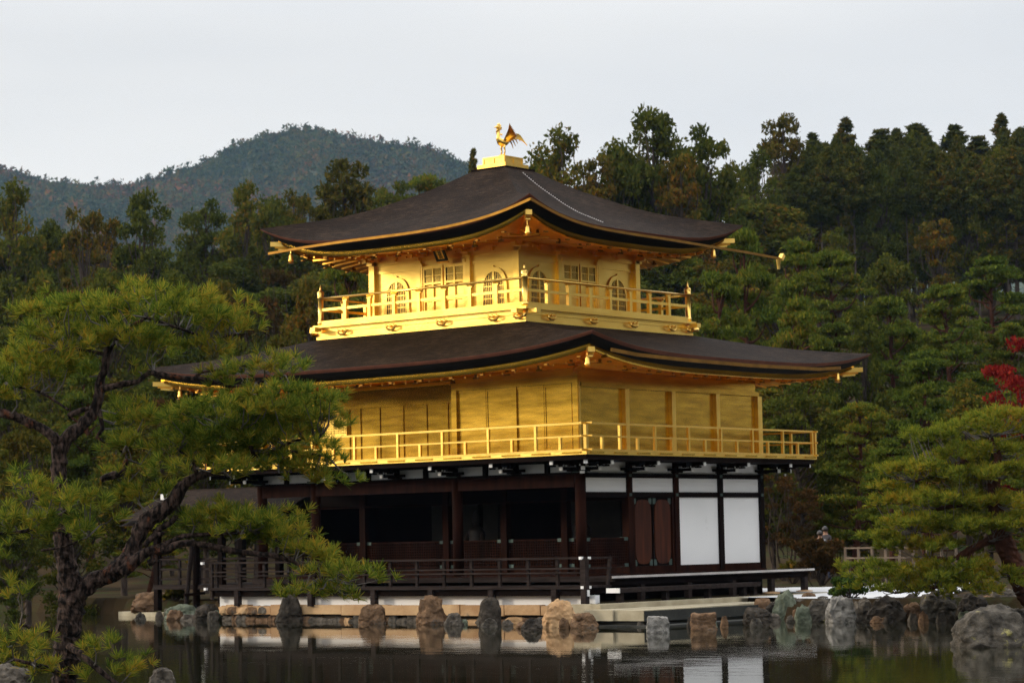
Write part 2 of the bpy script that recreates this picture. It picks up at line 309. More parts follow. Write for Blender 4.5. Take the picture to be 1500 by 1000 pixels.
for r_ in (roof_t, roof_l):
    for ch in r_.children: ch.matrix_parent_inverse = Matrix.Identity(4); ch.parent = r_; ch.matrix_parent_inverse = Matrix.Identity(4)
# sub-part helper: children of a part keep world coordinates baked in the mesh, and parts keep theirs through PAV's inverse
# ridge box under the bird
b = MB(); b.box(CX - .66, CX + .66, CY - .66, CY + .66, 12.66, 12.82); dk = P(b, 'ridge_plinth', DARKW)
b = MB(); b.box(CX - .53, CX + .53, CY - .53, CY + .53, 12.823, 12.95); rb = P(b, 'ridge_box', GOLDB)
b = MB(); b.box(CX - .41, CX + .41, CY - .41, CY + .41, 12.952, 13.17)
for k in range(4):
    b.M = face_M(k, 0.41)
    for u in (-.385, 0, .385): b.box(u - .022, u + .022, -.018, .005, 12.955, 13.165)
    b.box(-.4, .4, -.0175, .005, 13.12, 13.166)
P(b, 'ridge_box_top', GOLDB, rb)
# white marker cord of small shell-like knots running down the east slope
b = MB(); CORD = []
for i in range(0, 80, 2):
    t = i / 79; v = 0.93 - 0.80 * t
    L_ = 4.97 + (0.55 - 4.97) * v; y_ = CY - 0.13 - 0.55 * t * 0 - t * 0.9
    u = (y_ - CY) / L_; z_ = zt(u, v)
    b.box(CX + L_ - .012, CX + L_ + .015, y_ - .022, y_ + .004, z_ - .005, z_ + .022); CORD.append((CX + L_, y_ - .01, z_))
b.tube(CORD, .004, 4); P(b, 'roof_cord', PALEW)
# gutters with their hangers
def gutter(pts, name='rain_gutter', wd=.035, ht=.07, hang=None, parent=None):
    b = MB()
    for a, c in zip(pts, pts[1:]): b.bar(a, c, wd, ht)
    return P(b, name, GOLD3, parent)
def curve_pts(tab, f, n=40):
    xs = np.linspace(tab[0][0], tab[-1][0], n); t2 = smooth_tab(tab, 200)
    return [f(x, interp(x, t2)) for x in xs]
GL = [(-10.35, 10.41), (-9.08, 10.46), (-7.5, 10.49), (-5.2, 10.49), (-3.74, 10.53), (-2.54, 10.63), (-1.59, 10.78), (-0.73, 11.0)]
gutter(curve_pts(GL, lambda x, z: (x, CY - 5.1, z - .02)))
GR = [(-0.86, 11.0), (-.21, 10.81), (.65, 10.61), (1.84, 10.48), (3.37, 10.44), (5.3, 10.43), (7.28, 10.39), (9.02, 10.37), (11.0, 10.31)]
g2 = gutter(curve_pts(GR, lambda y, z: (CX + 5.1, y, z - .02)))
b = MB(); b.lathe((CX + 5.1, 10.82, 9.97), [(.045, 0), (.05, .1), (.075, .3)], 8); b.bar((CX + 5.1, 10.95, 10.27), (CX + 5.1, 11.06, 10.42), .12, .12)
P(b, 'gutter_spout', GOLDB, g2)
gutter([(2.42, -1.7, 6.80), (2.43, -.6, 6.72), (2.43, 1.4, 6.68), (2.43, 4.5, 6.66), (2.43, 7.9, 6.70), (2.43, 9.0, 6.78)], ht=.09)
# eave hanger hooks: small gold angle pieces along the fascia
def hooks(k, H, z, off, step, zf):
    Mh = Matrix.Translation((CX, CY, 0)) @ Matrix.Rotation(k * math.pi / 2, 4, 'Z')
    hx, hy = (H[0], H[1]) if k % 2 == 0 else (H[1], H[0]); n = int((hx - .7) / step)
    for i in range(-n, n + 1):
        u = i * step; zz_ = zf(u / hx, 0) - .29 - .17
        b = MB(); b.M = Mh; b.box(u - .08, u + .03, -(hy - .42), -(hy - .50), zz_ - .025, zz_ + .01); P(b, 'eave_bracket', GOLD3)
        b = MB(); b.M = Mh; b.box(u + .30, u + .36, -(hy - 1.05), -(hy - 1.0), zz_ + .02, zz_ + .12); b.box(u + .24, u + .42, -(hy - 1.06), -(hy - 1.01), zz_ - .03, zz_ + .021); P(b, 'rafter_nose', GOLD3)
for k in range(4):
    hooks(k, (4.97, 4.97), 0, 0, .93, zt); hooks(k, (8.18, 6.59), 0, 0, 1.06, zl)
# rafters on the soffits
def rafters(H, wall, z_in, zf, step, name):
    b = MB()
    for k in range(4):
        hx, hy = (H[0], H[1]) if k % 2 == 0 else (H[1], H[0]); wx, wy = (wall[0], wall[1]) if k % 2 == 0 else (wall[1], wall[0])
        b.M = Matrix.Translation((CX, CY, 0)) @ Matrix.Rotation(k * math.pi / 2, 4, 'Z'); n = int((hx - .9) / step)
        for i in range(-n, n + 1):
            u = i * step; y0 = wy if abs(u) <= wx else wy + (abs(u) - wx) * (hy - wy) / (hx - wx)
            ze = zf(u / hx, 0) - .29 - .17
            t = (y0 - wy) / (hy - .48 - wy); zs = z_in + (ze - z_in) * t
            if hy - .48 - y0 > .2: b.bar((u, -y0, zs - .03), (u, -(hy - .78), ze + .0), .05, .05)
        for sx in (-1, 1):
            ze = zf(1, 0) - .29 - .2
            b.bar((sx * wx, -wy, z_in - .09), (sx * (hx - .3), -(hy - .3), ze), .15, .17)
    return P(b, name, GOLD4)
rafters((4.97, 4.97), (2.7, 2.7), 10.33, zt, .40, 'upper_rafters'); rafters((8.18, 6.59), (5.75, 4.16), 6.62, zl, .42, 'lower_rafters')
# corner beam ends
for (hx, hy, zf, zz_) in ((4.97, 4.97, zt, 0), (8.18, 6.59, zl, 0)):
    for sx, sy in ((-1, -1), (1, -1), (1, 1), (-1, 1)):
        b = MB(); ze = zf(1, 0) - .29 - .2
        ax, ay = CX + sx * (hx - .62), CY + sy * (hy - .62); bx_, by_ = CX + sx * (hx - .2), CY + sy * (hy - .2)
        b.bar((ax, ay, ze + .02), (bx_, by_, ze + .03), .17, .13); b.bar((ax, ay, ze - .12), (CX + sx * (hx - .36), CY + sy * (hy - .36), ze - .09), .13, .1)
        P(b, 'hip_beam_end', GOLDB)
# ---- third storey
A3 = 2.744
def oge(w_, z0, z1, flare=0.06, n=9):
    """bell-shaped window outline"""
    h = z1 - z0; zs = z0 + h * .52; pts = [(-w_ - flare * .6, z0), (-w_ - .0, z0 + h * .25), (-w_ + .0, zs)]
    for i in range(1, n):
        t = i / n * math.pi / 2; pts.append((-w_ * math.cos(t) ** .8, zs + (h * .43) * math.sin(t)))
    pts.append((-.02, z1 - h * .035)); pts.append((0, z1))
    return pts + [(-x, z) for x, z in reversed(pts[:-1])]
wall3 = MB(); wall3.box(CX - 2.66, CX + 2.66, CY - 2.66, CY + 2.66, 8.3, 10.36)
W3 = P(wall3, 'upper_wall', GOLD)
for k in range(4):
    Mk = face_M(k, 2.66)
    for u in (-.914, .914) + ((-2.69,) ):
        b = MB(); b.M = Mk
        if u == -2.69: b.box(u - .10, u + .10, -.12, .08, 8.3, 10.15)
        else: b.box(u - .085, u + .085, -.10, .05, 8.3, 10.15)
        P(b, 'column', GOLD)
    for u0, u1 in ((-2.59, -1.0), (-.828, .828), (1.0, 2.59)):
        b = MB(); b.M = Mk; b.box(u0, u1, -.035, .0, 9.86, 9.875); b.box(u0, u1, -.05, .0, 10.03, 10.17); b.box(u0, u1, -.04, .0, 8.3, 8.42)
        b.box(u0, u1, -.028, .0, 9.80, 9.86); P(b, 'wall_trim', GOLD, W3)
    for uc in (-1.80, 1.80):
        inner = oge(.37, 8.44, 9.57); outer = oge(.47, 8.44, 9.70, .09)
        b = MB(); b.M = Mk @ Matrix.Translation((uc, 0, 0)); b.ring(inner, outer, -.045, -.001); wf = P(b, 'bell_window', GOLD)
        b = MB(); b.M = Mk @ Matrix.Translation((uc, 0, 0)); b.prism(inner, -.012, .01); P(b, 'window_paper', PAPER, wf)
        b = MB(); b.M = Mk @ Matrix.Translation((uc, 0, 0))
        def topz(x):
            c_ = min(1, abs(x) / .37); t = math.acos(c_ ** 1.25); return 8.44 + 1.13 * .52 + 1.13 * .43 * math.sin(t) - .01
        for i in range(-5, 6):
            x = i * .064
            if i == 0: b.box(-.035, .035, -.05, -.012, 8.45, 9.56)
            else: b.box(x - .009, x + .009, -.028, -.012, 8.45, topz(x))
        for z_ in (8.78, 9.12, 9.30):
            b.box(-.36 if z_ < 9.2 else -.30, .36 if z_ < 9.2 else .30, -.037, -.0125, z_ - .011, z_ + .011)
        P(b, 'window_lattice', GOLD, wf)
    for s_ in (-1, 1):
        b = MB(); b.M = Mk @ Matrix.Translation((s_ * .40, 0, 0))
        for x0, x1 in ((-.37, -.31), (-.025, .025), (.31, .37)): b.box(x0, x1, -.07, 0, 8.43, 9.86)
        for z0, z1 in ((8.43, 8.50), (8.86, 8.90), (9.26, 9.29), (9.345, 9.40), (9.78, 9.86)): b.box(-.365, .365, -.066, 0, z0, z1)
        d_ = P(b, 'double_door', GOLD)
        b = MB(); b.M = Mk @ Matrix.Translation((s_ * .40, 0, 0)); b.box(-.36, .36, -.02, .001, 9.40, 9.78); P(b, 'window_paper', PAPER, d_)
        b = MB(); b.M = Mk @ Matrix.Translation((s_ * .40, 0, 0))
        for j in range(-7, 8):
            if abs(j) != 0 and abs(j) < 7: b.box(j * .043 - .009, j * .043 + .009, -.045, -.02, 9.40, 9.78)
        b.box(-.33, .33, -.047, -.0205, 9.58, 9.60); b.box(-.33, .33, -.03, 0, 8.43, 9.30); P(b, 'door_grille', GOLD, d_)
        b = MB(); b.M = Mk; b.box(s_ * .80 - .05, s_ * .80 + .05, -.13, 0, 9.87, 9.96); b.box(s_ * .80 - .03, s_ * .80 + .03, -.09, 0, 8.43, 9.868); P(b, 'door_hinge_post', GOLDB, None)
# bracket clusters
def cluster(Mk, u, z, s=1.0):
    b = MB(); b.M = Mk @ Matrix.Translation((u, 0, z)) @ Matrix.Scale(s, 4)
    b.box(-.10, .10, -.20, .05, -.02, .07); b.box(-.30, .30, -.17, -.07, .075, .14); b.box(-.06, .06, -.42, .05, .076, .139)
    for x in (-.27, 0, .27): b.box(x - .055, x + .055, -.20, -.05, .142, .20)
    b.box(-.055, .055, -.46, -.34, .142, .20); b.box(-.34, .34, -.45, -.36, .203, .26); b.box(-.05, .05, -.62, .05, .2035, .259)
    for x in (-.045, .045): b.box(x + .05 if x > 0 else x - .09, x + .09 if x > 0 else x - .05, -.5, -.44, .04, .10)
    return P(b, 'bracket_cluster', GOLDB)
for k in range(4):
    for u in (-2.69, -.914, .914): cluster(face_M(k, 2.66), u, 10.06)
    for u in (-1.8, 0, 1.8):
        b = MB(); b.M = face_M(k, 2.66) @ Matrix.Translation((u, 0, 10.1)); b.box(-.04, .04, -.12, 0, 0, .2); b.box(-.13, .13, -.10, 0, .12, .16); P(b, 'strut', GOLDB)
# balcony of the third storey
b = MB(); b.box(CX - 3.82, CX + 3.82, CY - 3.82, CY + 3.82, 7.93, 8.24); b.box(CX - 3.85, CX + 3.85, CY - 3.85, CY + 3.85, 8.243, 8.275)
fasc = P(b, 'upper_balcony', GOLD)
b = MB(); b.box(CX - 3.93, CX + 3.93, CY - 3.93, CY + 3.93, 8.278, 8.345); P(b, 'deck', GOLD, fasc)
b = MB(); b.box(CX - 3.86, CX + 3.86, CY - 3.86, CY + 3.86, 7.935, 8.015); b.box(CX - 3.845, CX + 3.845, CY - 3.845, CY + 3.845, 8.14, 8.155)
P(b, 'fascia_moulding', GOLD, fasc)
b = MB()
for s_ in (-1, 1):
    for t_ in (-1, 1):
        b.box(CX + s_ * 3.9, CX + s_ * 4.18, CY + t_ * 3.80, CY + t_ * 3.62, 8.16, 8.275); b.box(CX + s_ * 3.62, CX + s_ * 3.80, CY + t_ * 3.9, CY + t_ * 4.18, 8.162, 8.276)
P(b, 'beam_end', GOLD, fasc)
for k in range(4):
    for u in (-2.79, -.93, .93, 2.79, 3.66):
        b = MB(); b.M = face_M(k, 3.82) @ Matrix.Translation((u, 0, 0))
        pts = [(-.18, -.09, 8.15), (-.17, -.10, 8.09), (-.08, -.11, 8.035), (.03, -.11, 8.03), (.11, -.10, 8.06), (.17, -.10, 8.11)]
        b.tube(pts, [.022, .03, .034, .03, .03, .02], 6)
        for x in (-.17, -.03, .12): b.box(x - .035, x + .035, -.13, -.02, 8.135, 8.165); b.tube([(x, -.10, 8.16), (x, -.13, 8.19)], [.02, .012], 5)
        if u == 3.66: b.tube([(.10, -.10, 8.08), (.26, -.16, 8.10), (.30, -.16, 8.15)], [.05, .06, .03], 6)
        P(b, 'scroll_ornament', GOLDB, fasc)
def rail3(k):
    Mk = face_M(k, 3.765); b = MB(); b.M = Mk
    b.box(-3.72, 3.72, -.055, .055, 8.347, 8.475); b.box(-3.72, 3.72, -.03, .03, 8.76, 8.835); r = P(b, 'upper_railing', GOLD)
    b = MB(); b.M = Mk; b.tube([(-3.72, 0, 9.12), (3.72, 0, 9.12)], .035, 8); P(b, 'handrail', GOLDB, r, True)
    for i in range(-3, 4):
        b = MB(); b.M = Mk; u = i * .93
        b.box(u - .055, u + .055, -.05, .05, 8.475, 9.0); b.box(u - .085, u + .085, -.045, .045, 9.0, 9.03); b.tube([(u - .13, 0, 9.075), (u - .05, 0, 9.045), (u + .05, 0, 9.045), (u + .13, 0, 9.075)], [.02, .04, .04, .02], 6)
        P(b, 'post', GOLD, r)
    b = MB(); b.M = Mk; b.lathe((-3.765, 0, 0), [(.095, 8.347), (.095, 8.46), (.08, 8.47), (.08, 9.12), (.10, 9.14), (.10, 9.17), (.088, 9.18), (.10, 9.27), (.095, 9.32), (.04, 9.35), (.035, 9.40), (.006, 9.53)], 14)
    P(b, 'newel_post', GOLDB, r, True)
for k in range(4): rail3(k)
# ---- second storey
b = MB()
b.box(-11.66, -.08, 2.12, 8.40, 4.30, 6.72)                     # recessed block
b.box(-4.22, -.08, .06, 2.2, 4.30, 6.70)                        # flush south-east room
b.box(-11.66, -.03, .02, .30, 6.56, 6.75); 
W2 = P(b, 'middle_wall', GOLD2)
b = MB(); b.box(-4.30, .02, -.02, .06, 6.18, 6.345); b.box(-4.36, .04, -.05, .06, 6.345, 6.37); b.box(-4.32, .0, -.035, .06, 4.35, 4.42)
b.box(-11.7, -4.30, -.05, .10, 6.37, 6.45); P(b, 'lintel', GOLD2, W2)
for x0, x1 in ((-4.14, -3.19), (-3.13, -2.18), (-2.12, -1.20), (-1.14, -.22)):
    b = MB()
    for a_, c_ in ((x0, x0 + .05), (x1 - .05, x1)): b.box(a_, c_, .040, .07, 4.42, 6.17)
    b.box(x0, x1, .042, .07, 6.10, 6.17); b.box(x0, x1, .042, .07, 4.43, 4.5)
    n = 22
    for i in range(n): z_ = 4.52 + i * 1.57 / n; b.box(x0 + .05, x1 - .05, .058, .07, z_, z_ + .062)
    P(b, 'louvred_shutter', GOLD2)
for x in (-3.16, -1.17): b = MB(); b.box(x - .032, x + .032, .030, .07, 4.42, 6.17); P(b, 'shutter_mullion', GOLD2)
for x in (-4.22, -2.15, -.06): 
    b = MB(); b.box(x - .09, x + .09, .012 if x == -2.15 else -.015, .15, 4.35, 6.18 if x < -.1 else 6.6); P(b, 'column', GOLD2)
for x in (-9.54, -11.62): b = MB(); b.box(x - .10, x + .10, .0, .2, 4.35, 6.37); P(b, 'column', GOLD2)
# recessed wall: boards, posts and a square lattice window
b = MB()
for x in (-4.3, -5.3, -6.3, -7.1, -7.99, -8.9, -9.66, -10.1): b.box(x - .05, x + .05, 2.09, 2.13, 4.35, 6.12)
b.box(-11.66, -4.24, 2.04, 2.13, 6.02, 6.14)
P(b, 'wall_posts', GOLD2, W2)['kind'] = 'stuff'
b = MB(); b.box(-11.1, -10.12, 2.08, 2.125, 5.30, 6.0); lw = P(b, 'lattice_window', PAPER)
b = MB()
for i in range(15): x = -11.08 + i * .068; b.box(x - .014, x + .014, 2.03, 2.085, 5.30, 6.0)
for i in range(11): z_ = 5.31 + i * .068; b.box(-11.1, -10.12, 2.035, 2.09, z_ - .014, z_ + .014)
b.box(-11.1, -10.1, 2.02, 2.1, 5.24, 5.30); P(b, 'lattice', GOLD, lw)
# east side: board joints and columns
b = MB()
for i in range(14): z_ = 4.45 + i * .15; b.box(-.10, -.068, .1, 8.4, z_, z_ + .135)
P(b, 'wall_boards', GOLD2, W2)['kind'] = 'stuff'
for i in range(5): b = MB(); y = i * KEN; b.box(-.1, .045, y - .085 + (.09 if i == 0 else 0) - (.04 if i == 4 else 0), y + .085, 4.35, 6.08); P(b, 'column', GOLD)
b = MB(); b.box(-.1, .03, .1, 8.45, 6.085, 6.2); b.box(-.1, .0, .1, 8.45, 4.35, 4.44); P(b, 'tie_beam', GOLD2, W2)
# balcony of the second storey
bal = MB(); bal.box(-12.80, 1.16, -1.16, 9.64, 4.255, 4.345); BAL = P(bal, 'lower_balcony', GOLD)
b = MB(); b.box(-12.74, 1.10, -1.10, 9.58, 4.13, 4.252); P(b, 'edge_beam', DARKW, BAL)
b = MB()
for i in range(14):
    x = 1.0 - i * 1.0; b.box(x - .62, x - .02, -1.185, -1.1, 4.29, 4.30 + .03)
for i in range(11):
    y = -1.0 + i * 1.0; b.box(1.1, 1.185, y, y + .55, 4.29, 4.33)
P(b, 'deck_board_ends', GOLD2, BAL)['kind'] = 'stuff'
def rail2(p0, p1, posts, ext0=.0, ext1=.25):
    a = Vector((*p0, 0)); c = Vector((*p1, 0)); d = (c - a).normalized(); r0 = a - d * ext0; r1 = c + d * ext1; b = MB()
    b.bar((r0.x, r0.y, 5.05), (r1.x, r1.y, 5.05), .055, .05); b.bar((r0.x, r0.y, 4.725), (r1.x, r1.y, 4.725), .05, .04); b.bar((r0.x, r0.y, 4.372), (r1.x, r1.y, 4.372), .07, .05)
    r = P(b, 'lower_railing', GOLDB)
    for t, tall in posts:
        q = a + d * t; b = MB(); b.box(q.x - .035, q.x + .035, q.y - .035, q.y + .035, 4.397, 5.025 if tall else 4.705); P(b, 'post', GOLD, r)
    return r
rail2((-12.78, -1.12), (1.12, -1.12), [(12.78 + .29 - .795 * i, i % 2 == 1) for i in range(0, 16)], .25, .22)
rail2((1.12, -1.12), (1.12, 9.6), [(1.12 - .45 + .762 * i, i % 2 == 1) for i in range(0, 14)], .22, .12)
rail2((1.12, 9.6), (-12.78, 9.6), [(.8 * i, i % 2 == 1) for i in range(1, 17)], .1, .1)
rail2((-12.78, 9.6), (-12.78, -1.12), [(.8 * i, i % 2 == 1) for i in range(1, 13)], .1, .1)
for x, y in ((1.12, -1.12), (1.12, 9.6), (-12.78, -1.12), (-12.78, 9.6)):
    b = MB(); b.box(x - .045, x + .045, y - .045, y + .045, 4.34, 5.02); P(b, 'corner_post', GOLDB)
# ---- first storey
FZ = 1.20
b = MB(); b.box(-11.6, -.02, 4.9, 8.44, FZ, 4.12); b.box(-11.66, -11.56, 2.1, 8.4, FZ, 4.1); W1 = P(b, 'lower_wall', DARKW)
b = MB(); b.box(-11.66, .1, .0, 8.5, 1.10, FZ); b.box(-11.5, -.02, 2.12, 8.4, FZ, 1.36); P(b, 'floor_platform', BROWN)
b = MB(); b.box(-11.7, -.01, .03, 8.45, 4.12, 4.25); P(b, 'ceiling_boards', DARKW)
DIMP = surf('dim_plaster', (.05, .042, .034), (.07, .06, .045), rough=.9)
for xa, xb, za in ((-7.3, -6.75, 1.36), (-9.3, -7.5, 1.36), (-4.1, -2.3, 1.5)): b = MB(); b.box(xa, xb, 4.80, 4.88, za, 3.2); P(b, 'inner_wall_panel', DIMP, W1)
for x in (0, -4.24, -9.54, -11.66):
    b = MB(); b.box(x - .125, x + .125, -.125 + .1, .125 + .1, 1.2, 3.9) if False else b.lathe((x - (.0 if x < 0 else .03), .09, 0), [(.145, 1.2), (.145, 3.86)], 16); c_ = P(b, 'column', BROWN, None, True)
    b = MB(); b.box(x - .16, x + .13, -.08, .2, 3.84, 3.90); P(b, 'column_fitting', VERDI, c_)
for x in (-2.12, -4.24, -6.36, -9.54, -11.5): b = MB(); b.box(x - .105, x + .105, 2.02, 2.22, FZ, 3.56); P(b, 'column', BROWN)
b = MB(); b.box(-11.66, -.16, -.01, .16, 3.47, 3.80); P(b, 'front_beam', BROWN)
b = MB(); b.box(-11.8, .0, -.05, .18, 3.803, 3.86); b.box(-11.7, .0, -.04, .2, 4.10, 4.19); bt = P(b, 'top_beam', DARKW)
b = MB(); b.box(-11.66, -.1, .06, .14, 3.86, 4.10); P(b, 'plaster_band', WHITE)
for i in range(12):
    x = -.0 - i * 1.06; b = MB(); b.box(x - .07, x + .07, -.02, .16, 3.86, 4.10); P(b, 'strut', DARKW)
b = MB(); b.box(-11.5, -.1, 2.08, 2.2, 3.2, 3.56); b.box(-11.5, -.1, 2.05, 2.2, 4.0, 4.1); P(b, 'inner_beam', DARKW)
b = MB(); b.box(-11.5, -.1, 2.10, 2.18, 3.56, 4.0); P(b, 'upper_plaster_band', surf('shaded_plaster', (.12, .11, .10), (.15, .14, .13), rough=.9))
b = MB(); b.tube([(-11.5, 1.95, 3.15), (-.1, 1.95, 3.15)], .018, 6); P(b, 'hanging_rod', BROWN)
# lattice half doors between the inner columns
LATT = BROWN
def half_door(x0, x1, y, axis='x'):
    b = MB(); f = (lambda a0, a1, n0, n1, z0, z1: b.box(a0, a1, y + n0, y + n1, z0, z1)) if axis == 'x' else (lambda a0, a1, n0, n1, z0, z1: b.box(y - n0, y - n1, a0, a1, z0, z1))
    for a_, c_ in ((x0, x0 + .05), (x1 - .05, x1)): f(a_, c_, -.03, .03, 1.38, 2.14)
    f(x0 + .05, x1 - .05, -.03, .03, 2.09, 2.14); f(x0 + .05, x1 - .05, -.03, .03, 1.38, 1.43); d = P(b, 'lattice_half_door', BROWN)
    b = MB(); f(x0 + .05, x1 - .05, .0, .02, 1.43, 2.09); P(b, 'backing_board', DARKW, d)
    b = MB(); n = int((x1 - x0) / .085)
    for i in range(1, n): a_ = x0 + (x1 - x0) * i / n; f(a_ - .012, a_ + .012, -.02, -.001, 1.43, 2.09)
    for i in range(1, 9): z_ = 1.43 + .66 * i / 9; f(x0 + .05, x1 - .05, -.026, -.002, z_ - .012, z_ + .012)
    P(b, 'lattice', BROWN, d)
    b = MB()
    for xa in (x0, x1 - .16):
        for zb in (1.37, 2.06): f(xa, xa + .16, -.036, .0, zb, zb + .09)
    P(b, 'corner_fitting', VERDI, d)
for x0, x1 in ((-2.0, -.15), (-4.12, -2.24), (-6.24, -4.36), (-9.42, -6.48), (-11.4, -9.66)): half_door(x0, x1, 2.12)
half_door(.20, 2.02, .0, 'y')
# east side
for i in range(5):
    y = i * KEN
    if i == 0: y += .08
    if i == 4: y -= .08
    b = MB(); b.box(-.14, .075, y - .10, y + .10, FZ, 4.13) if i else b.box(-.1, .06, y + .08, y + .13, 3.2, 4.13)
    c_ = P(b, 'column', BROWN if i in (1, 2) else DARKW)
    b = MB(); b.box(.05, .09, y - .05, y + .05, 3.74, 3.82); b.box(.05, .091, y - .05, y + .05, 3.23, 3.31); P(b, 'column_fitting', VERDI, c_)
b = MB(); b.box(-.12, .05, .1, 8.5, 3.715, 3.84); b.box(-.12, .05, .1, 8.5, 3.20, 3.34); b.box(-.12, .05, .1, 8.5, 4.17, 4.2); P(b, 'east_tie_beam', DARKW)
b = MB(); b.box(-.15, .04, 2.2, 8.5, FZ, 1.365); P(b, 'sill_beam', BROWN)
for i in range(4):
    y0 = i * KEN + .10; y1 = y0 + 1.92
    b = MB(); b.box(-.1, .0, y0, y1, 3.84, 4.17); P(b, 'plaster_band', WHITE)
    b = MB(); b.box(-.1, .005, y0, y1, 3.34, 3.715); P(b, 'plaster_panel', WHITE)
    if i >= 2: b = MB(); b.box(-.1, .006, y0, y1, 1.365, 3.20); P(b, 'plaster_panel', WHITE)
b = MB()
for y in (3 * KEN, ): b.box(-.1, .05, y - .03, y + .03, 1.365, 3.2)
P(b, 'panel_post', DARKW)
DOORW = surf('polished_door_timber', (0.020, 0.0045, 0.002), (0.085, 0.022, 0.007), rough=.5, scale=1.2, stretch=(2, 5, .5), spec=.12)
for y0, y1 in ((2.34, 3.17), (3.23, 4.06)):
    b = MB(); b.box(-.08, -.02, y0, y1, 1.37, 3.19); d_ = P(b, 'plank_door', DARKW)
    yc = (y0 + y1) / 2; hw = (y1 - y0) / 2 - .05; pts = []
    for i in range(24):
        t = 2 * math.pi * i / 24; c_, s_ = math.cos(t), math.sin(t); pts.append((hw * (abs(c_) ** .6) * (1 if c_ > 0 else -1), 2.28 + (.86 * (abs(s_) ** .35)) * (1 if s_ > 0 else -1)))
    b = MB(); b.M = Matrix.Translation((0, yc, 0)) @ Matrix.Rotation(math.pi / 2, 4, 'Z'); b.prism(pts, -.005, .02); P(b, 'door_panel', DOORW, d_)
    b = MB()
    for ya in (y0, y1 - .13):
        for zb in (1.38, 3.02): b.box(-.021, -.012, ya, ya + .13, zb, zb + .16)
    P(b, 'door_fitting', VERDI, d_)
b = MB(); b.box(-.06, .03, 2.22, 2.34, FZ, 3.2); b.box(-.06, .03, 4.06, 4.16, FZ, 3.2); P(b, 'door_jamb', BROWN)
# stepped brackets under the balcony with white-painted ends
def arms(M_, corner=False):
    L2 = 1.41 if corner else 1.0
    b = MB(); b.M = M_
    b.box(-.16, .16, -.18, .1, 3.865, 3.90); b.box(-.055, .055, -.60 * L2, .1, 3.90, 3.98); b.box(-.36, .36, -.12, -.03, 3.905, 3.98)
    b.box(-.05, .05, -1.0 * L2, .1, 4.035, 4.125); b.box(-.34, .34, -.64 * L2, -.56 * L2, 4.04, 4.12)
    for x in (-.3, 0, .3): b.box(x - .06, x + .06, -.66 * L2, -.52 * L2, 3.985, 4.035)
    a_ = P(b, 'bracket_arm', DARKW)
    b = MB(); b.M = M_; b.box(-.05, .05, -.605 * L2 - .03, -.60 * L2, 3.885, 3.975); b.box(-.05, .05, -1.0 * L2 - .03, -1.0 * L2, 4.03, 4.125)
    b.prism([(-.10, 4.0), (-.02, 3.975), (.02, 3.975), (.10, 4.0), (.09, 4.05), (.03, 4.0), (-.03, 4.0), (-.09, 4.05)], -.605 * L2 - .01, -.60 * L2)
    if corner: b.box(-.05, .05, -1.46, -1.42, 4.16, 4.26); b.box(-.06, .06, -.72, -.69, 3.80, 3.86)
    P(b, 'painted_end', CAPW, a_)
for i in range(6):
    x = -i * KEN if i < 5 else -11.66
    if i: arms(Matrix.Translation((x, 0, 0)))
    else: arms(Matrix.Translation((x - .1, 0, 0)))
for i in range(5): arms(Matrix.Translation((0, max(.1, i * KEN), 0)) @ Matrix.Rotation(math.pi / 2, 4, 'Z'))
arms(Matrix.Rotation(math.pi / 4, 4, 'Z'), True); arms(Matrix.Translation((-11.66, 0, 0)) @ Matrix.Rotation(-math.pi / 4, 4, 'Z'), True)
arms(Matrix.Translation((0, 8.48, 0)) @ Matrix.Rotation(3 * math.pi / 4, 4, 'Z'), True)
arms(Matrix.Translation((-11.6, 4.2, 0)) @ Matrix.Rotation(-math.pi / 2, 4, 'Z'))
# veranda decks
b = MB(); b.box(-11.9, 1.10, -.12, 0.0, 1.02, 1.15); b.box(.11, 1.10, 0, 9.32, 1.07, 1.15); DK = P(b, 'veranda_deck', GREYW)
b = MB(); b.box(1.101, 1.15, -.14, 9.36, 1.105, 1.162); P(b, 'deck_edge', PALEW, DK)
b = MB(); b.box(.02, 1.02, -.1, 9.2, .92, 1.066); P(b, 'deck_beam', DARKW, DK)
for i, y in enumerate((1.3, 3.4, 5.5, 7.4, 9.1)):
    b = MB(); b.box(.88, 1.03, y - .08, y + .08, .5, .92); P(b, 'deck_post', GREYW, DK)
    if y > 7: b = MB(); b.lathe((.95, y, .44), [(.26, 0), (.24, .1), (.1, .12)], 9); P(b, 'post_stone', SANDST, DK)
b = MB(); b.box(-11.6, -.0, 1.0, 8.4, .2, 1.09); P(b, 'underfloor', DARKW)
# fishing deck on the pond side
b = MB(); b.box(-12.45, 1.08, -1.28, -.12, .885, .94); H = P(b, 'pond_deck', GREYW)
b = MB(); b.box(-12.45, 1.08, -1.20, -1.08, .69, .884); b.box(-12.35, 1.0, -1.05, -.14, .74, .88); P(b, 'deck_beam', DARKW, H)
b = MB(); b.box(-12.5, 1.12, -1.30, -1.21, .86, .885); P(b, 'deck_edge', PALEW, H) if False else P(b, 'deck_edge', GREYW, H)
for x in (-11.38, -8.5, -6.14, -4.08, -2.0, .1): b = MB(); b.box(x - .08, x + .08, -1.29, -1.13, .42, .86); P(b, 'deck_post', GREYW, H)
b = MB(); b.box(.98, 1.14, -1.30, -1.14, .40, 1.62); P(b, 'deck_post', GREYW, H)
b = MB()
for z_, t_ in ((1.64, .05), (1.38, .04), (1.27, .04)): b.box(-12.5, 1.12, -1.245, -1.195, z_ - t_ / 2, z_ + t_ / 2)
b.bar((-12.7, -1.22, 1.64), (-12.5, -1.22, 1.64), .05, .05)
RL = P(b, 'pond_railing', GREYW)
